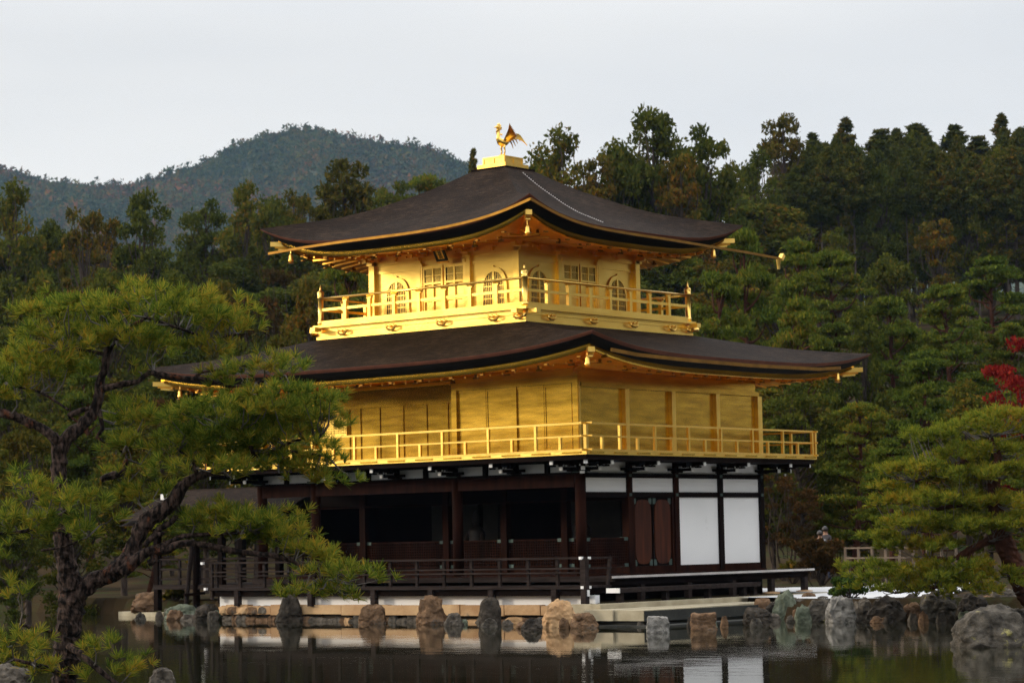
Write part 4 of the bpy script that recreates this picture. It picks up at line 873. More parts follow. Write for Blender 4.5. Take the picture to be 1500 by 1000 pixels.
# ------------------------------------------------------------ far mountain
def mountain():
    D0 = 2500.0
    prof = [(-700, 300), (-300, 262), (0, 250), (30, 258), (75, 270), (120, 274), (190, 275), (240, 262), (300, 243), (340, 220), (380, 203), (430, 193), (465, 191), (500, 200), (560, 212), (610, 215), (650, 226), (690, 245), (760, 290), (900, 330), (1500, 360), (2200, 380)]
    X = np.arange(-700, 2200, 6.0); Yt = np.interp(X, [a for a, _ in prof], [b for _, b in prof])
    nr = 46; V = []
    for j in range(nr):
        t = j / (nr - 1); dep = D0 - 840 + 840 * t
        top = CAM + (AF + AR * ((X - 750) / FPX)[:, None] + AU * ((500 - (Yt + 6)) / FPX)[:, None]) * D0
        q = CAM + (AF + AR * ((X - 750) / FPX)[:, None] + AU * 0) * dep; z = 4 + (top[:, 2] - 4) * (t ** .85)
        gull = (vnoise(X / 75 + t * 2.0, np.full_like(X, t * 2.5), 5) - .5) * 68 * math.sin(t * math.pi) + (vnoise(X / 22, np.full_like(X, t * 9), 8) - .5) * 20 * math.sin(t * math.pi) ** .5
        q = q.copy(); q[:, 2] = z + gull; V.append(q)
    back = V[-1].copy(); back += np.array([AF[0], AF[1], 0]) * 400; back[:, 2] -= 240; V.append(back)
    V = np.array(V); a, c, _ = V.shape; I = np.arange(a * c).reshape(a, c)
    F = np.stack([I[:-1, :-1], I[:-1, 1:], I[1:, 1:], I[1:, :-1]], -1).reshape(-1, 4)
    o = npmesh('hills', V.reshape(-1, 3), F, surf('forested_slope', (.020, .030, .012), (.050, .058, .020), rough=1, scale=.02), None, True); tag(o, kind='structure')
    # tree crowns over it, as one far-off wood
    rg = np.random.RandomState(4); P_ = []
    P0 = V[8:-1]; nrow = P0.shape[0]
    cnt = 15000
    col = (X > -60) & (X < 800); ids = np.where(col)[0]
    for k in range(cnt):
        if k % 12 == 0: j = nrow - 1.02; 
        else: j = rg.rand() ** .8 * (nrow - 1.02)
        i = rg.rand() * (len(ids) - 2) + ids[0]; j0, i0 = int(j), int(i)
        p = P0[j0, i0] * (1 - (i - i0)) + P0[j0, i0 + 1] * (i - i0); p2 = P0[min(j0 + 1, nrow - 1), i0] * (1 - (i - i0)) + P0[min(j0 + 1, nrow - 1), i0 + 1] * (i - i0)
        P_.append(p * (1 - (j - j0)) + p2 * (j - j0))
    P_ = np.array(P_); nl = 26; sz = (3.0 + rg.rand(cnt) * 3.6)
    C = np.repeat(P_, nl, 0); s_ = np.repeat(sz, nl)[:, None]
    off = rg.randn(cnt * nl, 3); off /= np.linalg.norm(off, axis=1)[:, None]; off *= rg.rand(cnt * nl, 1) ** .4; off[:, 2] = np.abs(off[:, 2]) * 1.5 + .1
    tall = np.repeat(rg.rand(cnt) ** 2, nl); off[:, 2] *= (.8 + tall); off[:, :2] *= (1.15 - .4 * tall)[:, None]
    C = C + off * s_ * np.array([1, 1, 1])
    a_ = rg.randn(cnt * nl, 3); b_ = rg.randn(cnt * nl, 3); ls = s_ * .42
    V3 = np.stack([C + a_ * ls * .6, C + b_ * ls * .6, C - (a_ + b_) * ls * .35], 1).reshape(-1, 3)
    F3 = np.arange(len(V3)).reshape(-1, 3)
    mt = leafmat('far_wood', [(.15, (.018, .034, .012)), (.5, (.042, .060, .018)), (.75, (.085, .075, .020)), (.95, (.17, .065, .022))], trans=.1, varscale=.012)
    tag(npmesh('distant_forest', V3, F3, mt), kind='stuff')
mountain()

# unseen wooded hills added round the pond, heights shaped to darken the gold's reflections (south, east and north-east, outside the picture)
def ring():
    rg = np.random.RandomState(9); az = np.linspace(math.radians(28), math.radians(262), 150); V = []; c0 = np.array([5., -25.])
    for j, (rr_, f) in enumerate(((92, 0), (100, .35), (112, .75), (135, 1.0), (190, 1.15), (260, .6))):
        el = np.interp(np.degrees(az), [28, 60, 85, 120, 150, 185, 215, 245, 262], [20, 20, 14, 9, 7, 6, 5.5, 5.5, 5.5]); h = np.tan(np.radians(el)) * 135
        hh = f * h * (1 + .18 * (vnoise(az * 40, np.full_like(az, j * 3.1), 6) - .5) * (1 if f else 0)) - (1.3 if f == 0 else 0)
        r2 = rr_ + (vnoise(az * 12, np.full_like(az, 2.2), 4) - .5) * 14
        V.append(np.stack([c0[0] + np.sin(az) * r2, c0[1] + np.cos(az) * r2, hh], -1))
    V = np.array(V); a, n, _ = V.shape; I = np.arange(a * n).reshape(a, n); F = np.stack([I[:-1, :-1], I[:-1, 1:], I[1:, 1:], I[1:, :-1]], -1).reshape(-1, 4)
    tag(npmesh('hills', V.reshape(-1, 3), F, surf('unseen_wooded_slope', (.012, .018, .006), (.04, .04, .012), rough=1, scale=.25, bump=1.0, bscale=.5, bdist=1.5), None, True), kind='structure')
ring()
# ------------------------------------------------------------ trees
def leaves(rg, C, size, flat=0.0, up=0.0, ratio=.55, outward=None):
    """diamond leaves at centres C"""
    n = len(C); a = rg.randn(n, 3); a /= np.linalg.norm(a, axis=1)[:, None]
    if outward is not None: a = a + outward; a /= np.linalg.norm(a, axis=1)[:, None]
    b = np.cross(a, rg.randn(n, 3)); b /= np.linalg.norm(b, axis=1)[:, None]
    s = (size * (.6 + .8 * rg.rand(n)))[:, None] if not hasattr(size, '__len__') else size[:, None]
    V = np.stack([C + a * s, C + b * s * ratio, C - a * s, C - b * s * ratio], 1).reshape(-1, 3)
    return V
def mesh_only(name, V, F, mat):
    o = npmesh(name, V, F, mat); me = o.data; bpy.data.objects.remove(o); return me
def ballpts(rg, n, flat=(1, 1, 1), shell=.5):
    p = rg.randn(n, 3); p /= np.linalg.norm(p, axis=1)[:, None]; return p * (shell + (1 - shell) * rg.rand(n, 1)) * np.array(flat)
def limb(mb, a, b, r0, r1, rg, n=4, wob=.12):
    a, b = np.array(a, float), np.array(b, float); L = np.linalg.norm(b - a); pts = []; w = rg.randn(3) * L * wob
    for i in range(n + 1):
        t = i / n; p = a + (b - a) * t + w * math.sin(math.pi * t) + np.array([0, 0, -L * .10 * math.sin(math.pi * t)]); pts.append(tuple(p))
    mb.tube(pts, [r0 + (r1 - r0) * i / n for i in range(n + 1)], 5, False)
def proto(kind, seed):
    rg = np.random.RandomState(seed); tr = MB(); CL = []; OUT = []; H = 12.0
    if kind == 'broad' or kind == 'sparse':
        lean = rg.randn(2) * .3; tr.tube([(0, 0, -1), (lean[0] * .3, lean[1] * .3, 3.5), (lean[0], lean[1], 7.5), (lean[0] * 1.2, lean[1] * 1.2, 11)], [.26, .20, .12, .04], 7, False)
        nc = 64 if kind == 'broad' else 50
        for i in range(nc):
            z = 2.6 + 9.0 * (rg.rand() ** .85); t = (z - 2.4) / 9.6; Rz = (3.3 if kind == 'broad' else 2.9) * (math.sin(math.pi * min(1, (t * .88 + .10))) ** .6) * (1 - .15 * t)
            a = rg.rand() * 6.283; r = Rz * (rg.rand() ** .42) * (.85 + .35 * math.sin(a * 2 + seed) * .5)
            c = np.array([math.cos(a) * r + lean[0], math.sin(a) * r + lean[1], z])
            limb(tr, (lean[0] * .7, lean[1] * .7, z * .62 + .6), tuple(c), .07, .02, rg)
            cr = (.62 + .45 * rg.rand()) * (1.0 if kind == 'broad' else .75); m = 150 if kind == 'broad' else 105
            p = ballpts(rg, m, (cr, cr, cr * .62), .35); CL.append(c + p); OUT.append(p / cr * .9 + np.array([0, 0, .3]))
        size = .15
    elif kind == 'conifer':
        tr.tube([(0, 0, -1), (.1, 0, 5), (0, .1, 11.6)], [.22, .15, .03], 7, False)
        for i in range(250):
            z = 1.8 + 10.0 * rg.rand() ** 1.05; t = (z - 1.8) / 10.0; Rz = 2.35 * (1 - t) ** .9 * (.8 + .3 * math.sin(z * 2.3 + seed)) + .05; a = rg.rand() * 6.283; r = Rz * rg.rand() ** .45
            c = np.array([math.cos(a) * r, math.sin(a) * r, z - .15 * r])
            if i % 3 == 0: limb(tr, (0, 0, z), tuple(c), .04, .012, rg, 2)
            cr = .42 * (1 - .72 * t) * (.7 + .6 * rg.rand()); p = ballpts(rg, int(56 * (1 - .4 * t)), (cr, cr, cr * .75), .3); CL.append(c + p); OUT.append(p / cr * .6 + np.array([0, 0, .1]))
        size = .15
    elif kind == 'cedar':        # tall bare trunk, crown on the upper half
        tr.tube([(0, 0, -1), (.1, 0, 6), (0, .1, 11.6)], [.19, .14, .03], 7, False)
        for k in range(10): a = rg.rand() * 6.283; z = 2.5 + rg.rand() * 3; limb(tr, (0, 0, z), (math.cos(a) * 1.1, math.sin(a) * 1.1, z + .1), .03, .008, rg, 3)
        for i in range(210):
            z = 3.6 + 8.2 * rg.rand() ** 1.0; t = (z - 3.6) / 8.2; Rz = 2.2 * (1 - t) ** .85 * (.45 + .65 * min(1, t * 4)) + .08; a = rg.rand() * 6.283; r = Rz * rg.rand() ** .5
            c = np.array([math.cos(a) * r, math.sin(a) * r, z]); limb(tr, (0, 0, z - .2), tuple(c), .04, .012, rg, 2)
            cr = .42 * (1 - .45 * t) * (.7 + .6 * rg.rand()); p = ballpts(rg, int(58 * (1 - .4 * t)), (cr, cr, cr * .7), .3); CL.append(c + p); OUT.append(p / cr * .7)
        size = .15
    elif kind == 'stem':         # plantation cedar: long clean stem, crown at the top third
        tr.tube([(0, 0, -1), (.06, 0, 6), (0, .06, 11.6)], [.085, .065, .02], 6, False)
        for k in range(9): a = rg.rand() * 6.283; z = 3.5 + rg.rand() * 4; limb(tr, (0, 0, z), (math.cos(a) * .9, math.sin(a) * .9, z - .1), .02, .006, rg, 3)
        for i in range(150):
            z = 8.2 + 3.6 * rg.rand(); t = (z - 8.2) / 3.6; Rz = 2.0 * (1 - t) ** .8 * (.5 + .6 * min(1, t * 4)) + .06; a = rg.rand() * 6.283; r = Rz * rg.rand() ** .45
            c = np.array([math.cos(a) * r, math.sin(a) * r, z])
            if i % 3 == 0: limb(tr, (0, 0, z - .1), tuple(c), .03, .01, rg, 2)
            cr = .40 * (1 - .45 * t) * (.7 + .6 * rg.rand()); p = ballpts(rg, int(62 * (1 - .4 * t)), (cr, cr, cr * .75), .3); CL.append(c + p); OUT.append(p / cr * .6)
        size = .15
    elif kind == 'pine':
        lean = rg.randn(2) * .8; T = lambda z: np.array([lean[0] * math.sin(z / 12 * 2.2), lean[1] * math.sin(z / 12 * 2.0), z])
        tr.tube([tuple(T(z)) for z in (-1, 2, 4, 6, 8, 10, 11)], [.26, .22, .18, .15, .11, .06, .03], 7, False)
        for i in range(30):
            z = 3.0 + 8.6 * (i / 29) + rg.randn() * .35; t = (z - 3.2) / 8.4; Rz = 3.2 * (1 - t) ** .65 + .2; a = i * 2.4 + rg.randn() * .4; r = Rz * (.45 + .5 * rg.rand())
            if i > 27: r *= .4
            c = T(min(z, 11)) + np.array([math.cos(a) * r, math.sin(a) * r, .25]); limb(tr, tuple(T(z * .9)), tuple(c), .08, .03, rg, 4, .14)
            pr = (.95 + .75 * rg.rand()) * (1 - .25 * t)
            for q in range(9):
                o = rg.randn(3); o /= np.linalg.norm(o); o *= rg.rand() ** .5 * pr * .8; o[2] = o[2] * .35
                cr = .44 + .22 * rg.rand(); p = ballpts(rg, 66, (cr, cr, cr * .62), .3); p[:, 2] = np.abs(p[:, 2]); CL.append(c + o + p); OUT.append(p * .6 + np.array([0, 0, .9]))
        size = .135
    elif kind == 'maple':
        for k in range(4): a = k * 1.6; limb(tr, (0, 0, -.5), (math.cos(a) * 1.6, math.sin(a) * 1.6, 7), .16, .05, rg, 5, .1)
        for i in range(48):
            z = 3.5 + 8 * rg.rand(); t = (z - 3.5) / 8; Rz = 4.2 * math.sin(math.pi * (t * .8 + .18)) ** .7; a = rg.rand() * 6.283; r = Rz * rg.rand() ** .5
            c = np.array([math.cos(a) * r, math.sin(a) * r, z]); limb(tr, (c[0] * .3, c[1] * .3, z * .6), tuple(c), .05, .015, rg, 3)
            cr = .8 + .4 * rg.rand(); p = ballpts(rg, 130, (cr, cr, cr * .38), .2); CL.append(c + p); OUT.append(p * .3 + np.array([0, 0, .7]))
        size = .15
    C = np.concatenate(CL); O = np.concatenate(OUT); V = leaves(rg, C, size, outward=O, ratio=.5 if kind in ('broad', 'sparse', 'maple') else .34)
    F = np.arange(len(V)).reshape(-1, 4)
    t_ = MB.build(tr, 'trunk', PBARK if kind in ('pine',) else (PALEB if kind == 'stem' else BARK), None, True); tm = t_.data; bpy.data.objects.remove(t_)
    return V, F, tm
KINDS = {}
LM = {'broad': L_BROAD, 'sparse': L_OLIVE, 'conifer': L_CONIF, 'cedar': L_CONIF, 'stem': L_CONIF, 'pine': L_PINE, 'maple': L_DRED}
for kd, seeds in (('broad', (11, 12, 13)), ('sparse', (21, 22)), ('conifer', (31, 32)), ('cedar', (41, 42)), ('stem', (43, 44, 45)), ('pine', (51, 52, 53)), ('maple', (61,))):
    for sd_ in seeds:
        V, F, tm = proto(kd, sd_); KINDS.setdefault(kd, []).append((V, F, tm, {}))
def crown_mesh(kd, i, mat):
    V, F, tm, cache = KINDS[kd][i % len(KINDS[kd])]
    if mat.name not in cache: cache[mat.name] = mesh_only('crown', V, F, mat)
    return cache[mat.name], tm
NAMES = {'broad': 'broadleaf_tree', 'sparse': 'broadleaf_tree', 'conifer': 'cypress_tree', 'cedar': 'cedar_tree', 'stem': 'cedar_tree', 'pine': 'pine_tree', 'maple': 'maple_tree'}
TRN = random.Random(5); TN = [0]
def dm(d): return d if d < 96 else 96 + (d - 96) * 1.9
def tree(px, ytop, d, kd, label, group=None, wpx=None, mat=None, base=None):
    """tree whose top shows at pixel px,ytop when it stands d metres off"""
    d = dm(d); top = at(px, ytop, d); gz = float(ground(top.x, top.y)) if base is None else base; h = max(top.z - gz, 2.0); TN[0] += 1
    cm, tm = crown_mesh(kd, TN[0], mat or LM[kd]); sz = h / 11.9; 
    nat = {'broad': 6.8, 'sparse': 6.2, 'conifer': 4.4, 'cedar': 4.0, 'stem': 4.0, 'pine': 7.0, 'maple': 8.6}[kd]
    sx = (wpx * d / FPX) / nat if wpx else sz * TRN.uniform(1.0, 1.3)
    sz = min(sz, sx * 2.2) if False else sz; sx = max(sx, sz * .62)
    t = thing(NAMES[kd], label, 'tree', (top.x, top.y, gz), group, TRN.uniform(0, 6.28)); t.scale = (sx, sx, sz)
    for nm, me in (('trunk', tm), ('crown', cm)):
        o = link(bpy.data.objects.new(nm, me)); o.parent = t
    return t
# trees that make the skyline, one by one
SK = [(22, 268, 132, 'broad', 92, 'tall broad tree at the left edge of the skyline'), (75, 322, 140, 'broad', 60, 'low dark tree in the dip right of the leftmost skyline tree'),
      (128, 300, 128, 'sparse', 72, 'ochre topped tree left of the second skyline peak'), (213, 282, 130, 'broad', 82, 'dense round topped tree below the left foot of the mountain'),
      (158, 312, 136, 'sparse', 56, 'bronze leaved tree between two darker skyline trees at left'),
      (300, 292, 140, 'broad', 78, 'dark green tree standing below the mountain slope'), (360, 270, 138, 'broad', 66, 'tall green tree directly below the mountain top, left one of a pair'),
      (400, 288, 136, 'broad', 64, 'green tree below the mountain top, right one of a pair'), (438, 276, 142, 'sparse', 52, 'thin tree just left of the tall rusty tree'),
      (503, 230, 135, 'sparse', 104, 'tall rusty orange tree rising above the left slope of the top roof'), (462, 290, 133, 'sparse', 66, 'bronze tree at the left foot of the tall rusty tree'),
      (565, 262, 145, 'broad', 60, 'dark tree behind the top roof right of the rusty tree'), (612, 250, 150, 'pine', 110, 'bright green pine crown behind the left slope of the top roof'),
      (693, 217, 165, 'conifer', 44, 'small dark tree peeking out left of the phoenix box'), (662, 262, 150, 'broad', 60, 'dark tree touching the roof slope left of the phoenix box'),
      (822, 190, 140, 'broad', 112, 'round crowned tree right of the phoenix'), (790, 232, 145, 'broad', 60, 'small dark tree directly right of the phoenix box'),
      (872, 226, 138, 'sparse', 74, 'brownish tree between the round tree and the tallest one'), (948, 161, 140, 'broad', 122, 'tallest broad tree on the skyline, between phoenix and right woods'),
      (905, 205, 139, 'broad', 60, 'left shoulder tree of the tallest skyline tree'), (1032, 184, 142, 'broad', 104, 'flat topped tree right of the tallest skyline tree'),
      (996, 225, 138, 'sparse', 74, 'orange flecked tree below the flat topped one'), (1085, 236, 165, 'sparse', 60, 'pale thin tree in the gap before the right woods'),
      (1146, 166, 172, 'sparse', 84, 'airy tall tree with a bare grey trunk at the left end of the right woods'), (1112, 222, 160, 'broad', 66, 'dark tree left below the airy tall tree'),
      (1190, 196, 182, 'cedar', 60, 'cedar right of the airy tall tree'), (1238, 172, 201, 'conifer', 74, 'pointed cypress with a sharp tip in the right woods'),
      (1290, 190, 201, 'cedar', 80, 'full crowned cedar right of the pointed cypress'), (1342, 182, 201, 'cedar', 86, 'broad headed cedar in the middle of the right woods'),
      (1398, 184, 201, 'cedar', 74, 'cedar left of the highest one at the right edge'), (1466, 166, 201, 'conifer', 66, 'highest pointed conifer near the right edge'),
      (1432, 200, 201, 'cedar', 70, 'cedar at the left foot of the highest pointed conifer'), (1502, 188, 201, 'cedar', 76, 'cedar cut by the right edge of the picture'), (1320, 205, 199, 'cedar', 60, 'slim cedar beside the broad headed one')]
for px, yt, d, kd, wp, lb in SK: tree(px, yt, d + (10 if px < 700 else 0), kd, lb, None, wp * (2.0 if kd in ('conifer', 'cedar') else 1.42))
# bare-stemmed cedars of the right hillside, two rows deep
for row, dd_ in enumerate((166, 172, 179, 186, 194)):
    n = 18
    for i in range(n):
        px = 1165 + i * 27 + TRN.uniform(-9, 9) + row * 4; yt = np.interp(px, [1120, 1165, 1240, 1340, 1440, 1500], [224, 198, 190, 186, 194, 184]) + TRN.uniform(-14, 26) + (5 - row) * 7
        kk = TRN.random()
        if kk < .66: tree(px, yt, dd_, 'stem', 'slim cedar with a long bare stem, crowded on the dark hillside at upper right', 'bare stemmed cedars of the right hillside', TRN.uniform(60, 88))
        elif kk < .80: tree(px, yt, dd_, 'cedar', 'dark cedar branched low among the bare stems at upper right', 'low branched cedars of the right hillside', TRN.uniform(60, 80))
        elif kk < .88: tree(px, yt + 8, dd_, 'broad', 'leafy dark tree among the bare stems at upper right', 'leafy trees of the right hillside', TRN.uniform(70, 95))
        else: tree(px, yt + 10, dd_, 'sparse', 'thin bronze tree among the bare stems at upper right', 'bronze trees of the right hillside', TRN.uniform(60, 85))
# named middle trees on the right, as in the picture
MD = [(1105, 330, 112, 'pine', 112, 'rounded bright pine just behind the right tip of the top eave'), (1172, 345, 118, 'pine', 110, 'bright green pine right of the rain spout'),
      (1240, 362, 124, 'pine', 130, 'big pine with a red trunk in the middle of the right slope'), (1040, 395, 106, 'pine', 130, 'dark pine behind the upper balcony'),
      (1218, 330, 150, 'broad', 60, 'pale grey green bushy tree below the airy tall one'), (1372, 320, 150, 'sparse', 80, 'bushy olive tree below the bare cedars'), (1300, 372, 132, 'broad', 90, 'bushy dark tree at the foot of the bare cedars'),
      (1452, 372, 128, 'pine', 150, 'large pine with a reddish stem at the right edge'), (1400, 410, 116, 'pine', 120, 'green pine before the large one at the right edge'),
      (1322, 430, 112, 'pine', 130, 'dull green pine in the centre of the right slope'), (1168, 430, 104, 'pine', 110, 'leafy pine above the right tip of the lower roof'),
      (1262, 450, 106, 'broad', 90, 'mossy green tree right of the tip of the lower roof'), (1345, 520, 98, 'pine', 120, 'ochre tipped pine right of the lower roof bell'),
      (1170, 560, 92, 'broad', 120, 'dark tree below the right tip of the lower roof'), (1242, 585, 90, 'pine', 130, 'dark pine right of the lower balcony'),
      (1148, 670, 88, 'maple', 90, 'low dull red maple beside the corner of the white wall'), (1300, 640, 86, 'pine', 110, 'shaded pine behind the garden pine'),
      (1412, 560, 92, 'broad', 120, 'dark tree behind the red maple'), (1440, 640, 84, 'broad', 110, 'shadowed tree low behind the garden pine'), (1500, 560, 90, 'pine', 110, 'green pine behind the red maple at the edge')]
for px, yt, d, kd, wp, lb in MD: tree(px, yt, d, kd, lb, None, wp * 1.25)
tree(1128, 640, 90, 'broad', 'dark tree touching the corner of the white wall', None, 110); tree(1185, 660, 93, 'sparse', 'brown green tree low behind the visitors', None, 100); tree(1250, 700, 94, 'broad', 'shadowed low tree behind the garden railing', None, 110)
tree(1496, 612, 78, 'pine', 'pine filling the gap below the crimson maple', None, 120)
tree(1492, 484, 84, 'maple', 'bright crimson maple at the right edge of the picture', None, 150, L_RED)
tree(395, 385, 112, 'maple', 'dusky red maple left of the upper balcony', None, 70)
tree(250, 545, 100, 'maple', 'dull maroon tree seen between the branches of the pond pine', None, 70)
# left middle
ML = [(330, 410, 112, 'sparse', 84, 'golden brown tree left of the upper balcony'), (512, 360, 108, 'pine', 84, 'pine with a grey bare trunk right beside the upper balcony'), (452, 405, 104, 'sparse', 80, 'ochre tree left of the balcony newel post'),
      (60, 400, 112, 'broad', 100, 'dark tree behind the top of the pond pine, far left'), (160, 392, 116, 'broad', 100, 'dark tree above the pond pine crown'), (250, 398, 118, 'broad', 96, 'dark green tree between pond pine and dusky maple'),
      (15, 480, 100, 'broad', 90, 'olive tree at the left edge above the pine pads'), (130, 520, 96, 'pine', 110, 'dark pine seen through the fork of the pond pine'), (345, 500, 96, 'broad', 96, 'dark tree behind the left tip of the lower roof'),
      (420, 480, 98, 'sparse', 80, 'rusty tree above the left slope of the lower roof'), (40, 600, 86, 'sparse', 100, 'brownish tree low at the left edge'), (180, 630, 86, 'broad', 110, 'dark tree between the big limb and the trunk of the pond pine'),
      (300, 640, 88, 'broad', 100, 'dark tree behind the annex roof'), (95, 700, 82, 'broad', 100, 'dark tree low on the left bank'), (215, 730, 82, 'pine', 90, 'small pine on the left bank'), (20, 730, 80, 'broad', 90, 'dark bush tree at the left edge of the bank')]
for px, yt, d, kd, wp, lb in ML: tree(px, yt, d, kd, lb, None, wp * 1.3)
# fill of the woods
SKP = [(-80, 280), (40, 300), (90, 335), (130, 305), (215, 300), (265, 330), (360, 290), (430, 290), (503, 260), (600, 270), (690, 240), (800, 235), (870, 240), (948, 195), (1035, 215), (1085, 255), (1146, 215), (1240, 200), (1340, 205), (1470, 200), (1600, 200)]
FILLR = random.Random(12); nf = 0
for d, q in ((96, .02), (103, .12), (110, .24), (118, .38), (126, .52), (134, .66), (143, .80), (154, .93), (186, .96), (205, .995)):
    stp = 74 * 110 / dm(d) if d < 180 else 44; px = -70 + FILLR.uniform(0, stp)
    while px < 1690:
        hid = (575 < px < 1050 and q < .5) or (640 < px < 720 and q < .9)
        if px > 1150 and .45 < q < .95: hid = True
        if not hid:
            s_ = np.interp(px, [a for a, _ in SKP], [b for _, b in SKP]); yt = s_ + (640 - s_) * (1 - q) * .92 + FILLR.uniform(-18, 22) + (20 if px < 460 else 18) + (20 if d > 180 and px > 700 else 0)
            if d > 180 and px < 1060: px += stp; continue
            right = px > 980
            kd = FILLR.choice(['pine', 'pine', 'pine', 'broad', 'broad', 'broad', 'conifer', 'sparse'] if right else ['broad', 'broad', 'broad', 'broad', 'sparse', 'conifer', 'pine'])
            side = 'right of' if px > 1050 else ('behind' if px > 560 else 'left of')
            word = {'broad': 'dark leafy', 'sparse': 'bronze leaved', 'conifer': 'dark narrow conifer', 'pine': 'green pine'}[kd]
            word = word + (' tree' if kd in ('broad', 'sparse') else ('' if kd == 'conifer' else ' tree'))
            tree(px, yt, d, kd, f'{word} crowded in the wood {side} the pavilion', f'{word}s in the wood {side} the pavilion'); nf += 1
        px += stp * FILLR.uniform(.8, 1.2)
# ------------------------------------------------------------ needle tufts for the near pines
def tufts(rg, C, UP, nn=30, ln=.115, wd_=.006, spread=.9):
    """needle fans at C pointing along UP"""
    n = len(C); K = n * nn; c = np.repeat(C, nn, 0); u = np.repeat(UP, nn, 0)
    d = rg.randn(K, 3); d /= np.linalg.norm(d, axis=1)[:, None]; d = d * spread + u; d /= np.linalg.norm(d, axis=1)[:, None]
    L = ln * (.75 + .4 * rg.rand(K, 1)); base = c + d * .012 + u * ln * .35 * (rg.rand(K, 1) - .6)
    sd = np.cross(d, rg.randn(K, 3)); sd /= np.linalg.norm(sd, axis=1)[:, None]; w_ = wd_ * .5
    tip = base + d * L
    V = np.stack([base - sd * w_, base + sd * w_, tip + sd * w_ * .4, tip - sd * w_ * .4], 1).reshape(-1, 3)
    return V
def near_pine(root, pads, limbs, rseed, D, nn=30, ln=.115, wd_=.006, dens=1.0, mat=None, barkm=None, tuftstep=.16):
    rg = np.random.RandomState(rseed); rr_ = random.Random(rseed)
    loc = Vector(root.location)
    LP = []                                    # limb points for twigs
    tr = MB()
    for (pts, name) in limbs:
        P3 = [np.array(at(px, py, D + dz)) for px, py, w_, dz in pts]; W = [max(w_, 1.6) * .5 * D / FPX for _, _, w_, _ in pts]
        # smooth, knobbly polyline
        Q = []; RQ = []
        for i in range(len(P3) - 1):
            p0 = P3[max(i - 1, 0)]; p1 = P3[i]; p2 = P3[i + 1]; p3 = P3[min(i + 2, len(P3) - 1)]; ns = max(2, int(np.linalg.norm(p2 - p1) / (.045 if W[i] > .05 else .10)))
            for k in range(ns):
                t = k / ns; q = .5 * (2 * p1 + (p2 - p0) * t + (2 * p0 - 5 * p1 + 4 * p2 - p3) * t * t + (3 * p1 - p0 - 3 * p2 + p3) * t ** 3)
                r = W[i] + (W[i + 1] - W[i]) * t; Q.append(q + rg.randn(3) * r * .04); RQ.append(r * (1 + rg.randn() * .04))
        Q.append(P3[-1]); RQ.append(W[-1]); LP += [(q, r) for q, r in zip(Q, RQ)]
        b = MB(); b.tube([tuple(q - np.array(loc)) for q in Q], RQ, 18 if max(W) > .08 else 8)
        ob = b.build(name, barkm or PBARKF, root, max(W) < .05); from mathutils import noise as nz_
        for v in ob.data.vertices:
            k_ = min(range(0, len(Q), 1), key=lambda i_: (Q[i_][2] - loc.z - v.co.z) ** 2 + (Q[i_][0] - loc.x - v.co.x) ** 2 + (Q[i_][1] - loc.y - v.co.y) ** 2); ax_ = Vector(Q[k_] - np.array(loc)); rv_ = v.co - ax_
            s3 = Vector((v.co.x * 14, v.co.y * 14, v.co.z * 6)); e_ = (.5 - abs(nz_.noise(s3)) * 2) * .22 + nz_.noise(s3 * 2.6) * .12 + nz_.noise(v.co * 2.2) * .18
            v.co = ax_ + rv_ * (1 + e_)
    LPp = np.array([q for q, _ in LP])
    tw = MB(); TC = []; TU = []
    for (px, py, rx, ry, dz, rd, den, tilt) in pads:
        ax = rx * D / FPX; az = ry * D / FPX; c0 = np.array(at(px, py, D + dz)); area = ax * rd
        nsh = int(area / (tuftstep ** 2) * .95 * den * dens)
        for k in range(nsh):
            a = rr_.random() * 6.283; r = math.sqrt(rr_.random()) ; u = r * math.cos(a); v = r * math.sin(a)
            wob = 1 + .22 * math.sin(3 * a + px) + .12 * math.sin(7 * a + py)
            lump = (math.sin(u * 7 + px * .3) + math.sin(v * 6 + u * 4 + py * .2)) * .16
            zt_ = math.sqrt(max(0, 1 - r * r)) * (.62 + lump); zb = -.55 * math.sqrt(max(0, 1 - r * r)) * rr_.random() ** 2
            z = zt_ + (zb - zt_) * (rr_.random() ** 1.5)
            e = c0 + AR * (u * ax * wob) + np.array([AF[0], AF[1], 0]) * (v * rd * wob) + np.array([0, 0, 1.0]) * (z * az) + np.array([0, 0, -1.0]) * tilt * u * ax
            dd = np.linalg.norm(LPp - e, axis=1) + np.maximum(0, LPp[:, 2] - e[2]) * .8; j = int(dd.argmin()); s0 = LPp[j]
            mid = (s0 + e) / 2 + np.array([0, 0, -.10 * np.linalg.norm(e - s0)]) + rg.randn(3) * .05
            if rr_.random() < .5: tw.tube([tuple(s0 - np.array(loc)), tuple(mid - np.array(loc)), tuple((mid + e) / 2 + rg.randn(3) * .03 - np.array(loc)), tuple(e - np.array(loc))], [.014, .010, .007, .005], 4, False)
            out = (e - c0); out /= max(np.linalg.norm(out), .01)
            for q in range(3 + rr_.randrange(3)):
                o = rg.randn(3) * np.array([.11, .11, .05]); TC.append(e + o); up = np.array([0, 0, .75]) + out * .55 + rg.randn(3) * .25; TU.append(up / np.linalg.norm(up))
    V = tufts(rg, np.array(TC) - np.array(loc), np.array(TU), nn, ln, wd_)
    npmesh('crown', V, np.arange(len(V)).reshape(-1, 4), mat or L_PINEF, root)
    tw.build('twigs', TWIG, root)['kind'] = 'stuff'
    print('PINE', len(TC), 'tufts', len(V) // 4, 'needles')
D1 = 34.0; bp_ = at(97, 1010, D1)
NP = thing('pine_tree', 'large near pine with layered needle pads and leaning limbs over the pond at left', 'tree', (bp_.x, bp_.y, float(ground(bp_.x, bp_.y)) - .1))
